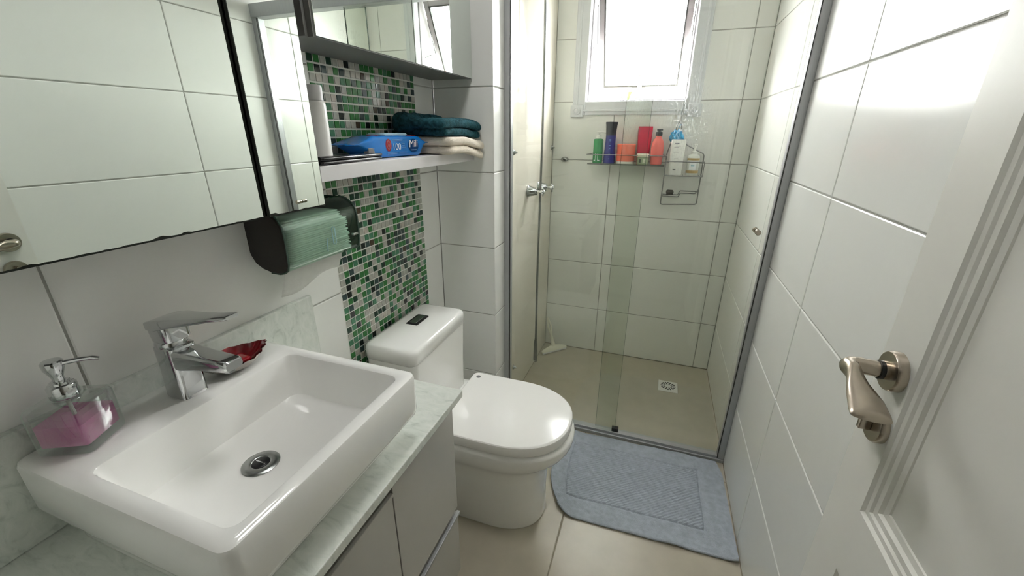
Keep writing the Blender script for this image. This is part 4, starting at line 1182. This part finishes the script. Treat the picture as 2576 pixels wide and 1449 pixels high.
tube(arc_path([c1, c1.lerp(tipc, 0.5) + ax_ * 0.014, tipc, c1.lerp(tipc, 0.5) - ax_ * 0.010, c1], 0.012), 0.0068, 10, hb)
obj('handle', hb, 'cream_plastic', sq_, angle=70)

# ------------------------------------------------------------------ glass shelf with rail
gs = thing('bath_shelf', 'narrow glass shelf with wire rail below the window', 'shelf')
SX0, SX1, SZ = 0.468, 0.862, 1.1855
obj('glass_plate', B(SX0, SX1, D - 0.108, D - 0.0005, SZ - 0.006, SZ, 0.001), 'glass_clear', gs, smooth=False)
obj('plate_edge', B(SX0, SX1, D - 0.1088, D - 0.1082, SZ - 0.006, SZ), 'steel_wire', gs, smooth=False)
ZRL = 1.232
obj('guard_rail', tube(arc_path([(SX0 + 0.012, D - 0.0005, ZRL), (SX0 + 0.012, D - 0.035, ZRL), (SX0 - 0.008, D - 0.106, ZRL - 0.002), (SX1 + 0.008, D - 0.106, ZRL - 0.002), (SX1 - 0.012, D - 0.035, ZRL), (SX1 - 0.012, D - 0.0005, ZRL)], 0.008), 0.0024, 8), 'steel_wire', gs)
for xx in (SX0 + 0.06, SX1 - 0.06):
    obj('bracket', tube(arc_path([(xx, D - 0.0005, ZRL), (xx, D - 0.012, ZRL), (xx, D - 0.012, SZ - 0.010), (xx, D - 0.0005, SZ - 0.010)], 0.006), 0.004, 8), 'steel_wire', gs)

ZG = SZ + 0.0004
def bottle(name, label, x, y, z, parts, cat='bottle', sy=1.0):
    t = thing(name, label, cat)
    for nm, prof_, m_ in parts:
        obj(nm, lathe([(r, h) for r, h in prof_], 28, (0, 0, 0), sy=sy), m_, t, angle=35)
    t.location = (x, y, z)
    return t
# green pump bottle
gb = bottle('pump_bottle', 'slim green bottle with white pump at the left shelf end', 0.515, 2.365, ZG, (
    ('body', [(0.024, 0), (0.0255, 0.002), (0.0255, 0.115), (0.023, 0.121), (0.013, 0.124)], 'green_bottle'),
    ('collar', [(0.0135, 0.1242), (0.0135, 0.139), (0.010, 0.141)], 'white_plastic'),
    ('stem', [(0.0045, 0.141), (0.0045, 0.153)], 'white_plastic')))
obj('nozzle', loft([[(x, q[0], 0.156 + q[1] - (0.004 if x > 0.03 else 0)) for q in rrect(0, 0, w_, 0.0035, 0.002, 0, 3)] for x, w_ in ((-0.011, 0.007), (-0.006, 0.009), (0.006, 0.009), (0.020, 0.005), (0.036, 0.004))]), 'white_plastic', gb, angle=45)
def wrap_mark(parent, r, a0, a1, z0, z1, m_, name='printed_mark', sy=1.0, off=0.0004):
    bm = bmesh.new(); n = 6
    lo, hi = [], []
    for k in range(n + 1):
        a = math.radians(a0 + (a1 - a0) * k / n)
        lo.append(bm.verts.new(((r + off) * math.cos(a), (r * sy + off) * math.sin(a), z0)))
        hi.append(bm.verts.new(((r + off) * math.cos(a), (r * sy + off) * math.sin(a), z1)))
    for k in range(n): bm.faces.new((lo[k], lo[k + 1], hi[k + 1], hi[k]))
    return obj(name, bm, m_, parent)
# camera looks at the -y side; angles around 270
for a0, a1, z0, z1 in ((228, 252, 0.012, 0.016), (248, 252, 0.012, 0.050), (276, 302, 0.012, 0.016), (276, 280, 0.012, 0.050)):
    wrap_mark(gb, 0.0255, a0, a1, z0, z1, 'print_white')
# navy shampoo
nb = bottle('shampoo_bottle', 'tall navy blue shampoo bottle with flared dark cap', 0.5775, 2.362, ZG, (
    ('body', [(0.029, 0), (0.0305, 0.003), (0.0290, 0.05), (0.0262, 0.105), (0.0255, 0.140)], 'navy'),
    ('cap', [(0.0258, 0.140), (0.0268, 0.160), (0.0290, 0.190), (0.0312, 0.203), (0.0305, 0.206), (0.020, 0.2065)], 'navy_cap')), sy=0.75)
for z0, wv in ((0.118, 9), (0.112, 8), (0.090, 10), (0.075, 7), (0.068, 9), (0.050, 9), (0.044, 7), (0.022, 7)):
    wrap_mark(nb, 0.0285, 272 - wv, 272 + wv, z0, z0 + 0.0022, 'print_pale', sy=0.80)
# coral jar
cj = bottle('hair_mask_jar', 'wide coral jar with white base on the glass shelf', 0.661, 2.372, ZG, (
    ('base', [(0.044, 0), (0.0455, 0.002), (0.0455, 0.012)], 'white_plastic'),
    ('body', [(0.0462, 0.0122), (0.0470, 0.016), (0.0470, 0.082), (0.0475, 0.084), (0.0475, 0.096), (0.045, 0.0985), (0.0, 0.099)], 'coral')), 'jar')
# crimson tube
ct_ = thing('cream_tube', 'upright crimson squeeze tube behind the small jar', 'tube')
obj('tube_body', loft([[(q[0], q[1], z) for q in rrect(0, 0, a, b, min(b * 0.95, 0.014), 0, 5)] for z, a, b in ((0.0, 0.030, 0.0165), (0.05, 0.0325, 0.0150), (0.12, 0.0345, 0.007), (0.165, 0.0355, 0.0018), (0.185, 0.0358, 0.0012))]), 'crimson', ct_, angle=50)
ct_.location = (0.748, 2.4075, ZG)
# small jar
sj = bottle('cream_jar', 'small pale green jar with white lid in front of the tube', 0.752, 2.345, ZG, (
    ('body', [(0.026, 0), (0.029, 0.003), (0.0295, 0.034), (0.027, 0.037)], 'jar_green'),
    ('lid', [(0.0305, 0.0372), (0.0315, 0.039), (0.0315, 0.050), (0.029, 0.0525), (0.0, 0.053)], 'cream_plastic')), 'jar')
wrap_mark(sj, 0.0297, 235, 255, 0.010, 0.028, 'print_dark'); wrap_mark(sj, 0.0297, 275, 300, 0.010, 0.028, 'cream_plastic')
# coral pump bottle
cb = bottle('pump_bottle', 'round coral bottle with dark grey pump top', 0.818, 2.362, ZG - 0.0, (
    ('body', [(0.027, 0), (0.0295, 0.003), (0.0305, 0.04), (0.0315, 0.085), (0.0290, 0.105), (0.0220, 0.122), (0.0150, 0.131), (0.0145, 0.140)], 'coral2'),
    ('collar', [(0.0155, 0.1402), (0.0165, 0.143), (0.0155, 0.158), (0.010, 0.161)], 'print_dark'),
    ('stem', [(0.006, 0.161), (0.006, 0.166)], 'print_dark')))
obj('nozzle', loft([[(x, q[0], 0.169 + q[1]) for q in rrect(0, 0, w_, 0.0035, 0.002, 0, 3)] for x, w_ in ((-0.012, 0.006), (-0.007, 0.009), (0.008, 0.009), (0.016, 0.005))]), 'print_dark', cb, angle=45)

# ------------------------------------------------------------------ wire caddy hanging from the window handle side
cd = thing('wire_caddy', 'grey wire shower caddy hooked over the window casing', 'shower caddy')
CX0, CX1 = 0.868, 1.048
YC = D - 0.022; YF = D - 0.115
def wire(nm, pts_, r=0.0026, rad_=0.012):
    return obj(nm, tube(arc_path(pts_, rad_), r, 8), 'steel_wire', cd)
wire('side_frame', [(0.896, YC, 1.335), (0.898, YC, 1.372), (0.906, YC, 1.392), (0.914, YC, 1.392), (0.922, YC, 1.372), (0.926, YC, 1.335), (0.955, YC, 1.285), (CX1, YC, 1.240), (CX1, YC, 0.985), (CX0, YC, 0.975), (CX0, YC, 1.240), (0.880, YC, 1.290), (0.896, YC, 1.335)], 0.003)
wire('hook', [(0.912, YC, 1.392), (0.918, YC, 1.45), (0.925, YC - 0.004, 1.490), (0.927, D - 0.010, 1.505), (0.927, D + 0.004, 1.503)], 0.0034, 0.01)
for nm, zz in (('upper_basket_rail', 1.205), ('basket_floor_rail', 1.136)):
    wire(nm, [(CX0, YC, zz), (CX0, YF, zz), (CX1, YF, zz), (CX1, YC, zz)], 0.0024, 0.006)
for k in range(7):
    xx = CX0 + (CX1 - CX0) * (k + 0.5) / 7
    wire('basket_floor_wire', [(xx, YC, 1.136), (xx, YF, 1.136)], 0.0017)
for xx in (CX0, CX1):
    wire('basket_side_wire', [(xx, YF, 1.205), (xx, YF, 1.136)], 0.0018)
wire('soap_tray_rail', [(CX0, YC, 1.037), (CX0 + 0.004, YF + 0.02, 1.030), (0.950, YF + 0.02, 1.030), (0.957, YF + 0.02, 1.050), (CX1 - 0.02, YF + 0.02, 1.050), (CX1, YC, 1.065)], 0.003, 0.006)
wire('soap_tray_rail', [(CX0, YC, 1.030), (0.950, YC, 1.030), (0.957, YC, 1.052), (CX1, YC, 1.052)], 0.003, 0.006)
sp = thing('bath_brush', 'dark rounded scrub brush resting in the lower caddy tray', 'brush')
obj('back', softbox(0.888, 0.926, YF + 0.026, YC - 0.012, 1.040, 1.058, 0.009, 8, 0.0008), 'dark_sponge', sp, angle=180)
for k in range(5):
    obj('bristle_tuft', lathe([(0.003, 1.0335), (0.0032, 1.0405)], 8, (0.893 + k * 0.007, YF + 0.045, 0)), 'dark_sponge', sp)
ZK = 1.1388
lb = thing('lotion_bottle', 'flat white lotion bottle standing in the wire caddy', 'bottle')
obj('body', loft([rrect(0, 0, a, b, r_, z, 5) for z, a, b, r_ in ((0.0, 0.029, 0.017, 0.010), (0.003, 0.031, 0.019, 0.012), (0.09, 0.033, 0.020, 0.012), (0.165, 0.034, 0.020, 0.012), (0.171, 0.032, 0.018, 0.012))]), 'white_plastic', lb, angle=50)
for x0, x1, z0, z1, m_ in ((-0.016, 0.004, 0.149, 0.155, 'print_dark'), (-0.018, 0.006, 0.139, 0.1405, 'print_grey'), (-0.018, 0.004, 0.134, 0.1355, 'print_grey'), (-0.018, 0.006, 0.112, 0.113, 'print_grey'), (-0.018, 0.004, 0.108, 0.109, 'print_grey'), (-0.012, 0.006, 0.080, 0.081, 'print_grey'), (-0.010, 0.004, 0.060, 0.061, 'print_grey'), (-0.012, 0.002, 0.024, 0.029, 'print_dark')):
    obj('print_bar', B(x0, x1, -0.0206, -0.0185, z0, z1), m_, lb, smooth=False)
lb.location = (0.916, YF + 0.028, ZK)
bp_ = thing('bath_pouf', 'blue mesh bath sponge tucked behind the white lotion bottle', 'sponge')
bm = bmesh.new()
bmesh.ops.create_icosphere(bm, subdivisions=4, radius=0.034)
for v in bm.verts:
    k = 1 + 0.16 * noise.noise(v.co * 90) + 0.10 * math.sin(v.co.x * 300 + v.co.z * 180)
    v.co = v.co * k
    v.co.y *= 0.75
obj('mesh_ball', bm, 'blue_pouf', bp_, angle=180)
obj('cord', tube(arc_path([(0.0, 0.0, 0.03), (0.004, 0.004, 0.048), (0.012, 0.006, 0.060)], 0.01), 0.0015, 6), 'blue_pouf', bp_)
bp_.location = (0.905, D - 0.058, 1.3215)
mb = bottle('pump_bottle', 'small milky bottle with clear pump and pale label', 0.9975, YF + 0.036, ZK, (
    ('body', [(0.027, 0), (0.029, 0.003), (0.029, 0.088), (0.025, 0.097), (0.013, 0.103)], 'pump_clear'),
    ('collar', [(0.0135, 0.1032), (0.0135, 0.116), (0.010, 0.118)], 'white_plastic'),
    ('stem', [(0.0055, 0.118), (0.0055, 0.140), (0.009, 0.141), (0.009, 0.149), (0.005, 0.151)], 'white_plastic')))
obj('label_band', lathe([(0.0292, 0.012), (0.0295, 0.013), (0.0295, 0.024), (0.0292, 0.025)], 28), 'gold_band', mb)
obj('label_band', lathe([(0.0292, 0.074), (0.0295, 0.075), (0.0295, 0.083), (0.0292, 0.084)], 28), 'gold_band', mb)
wrap_mark(mb, 0.0292, 235, 300, 0.030, 0.070, 'print_white')
wrap_mark(mb, 0.0296, 250, 282, 0.046, 0.054, 'lid_pale')
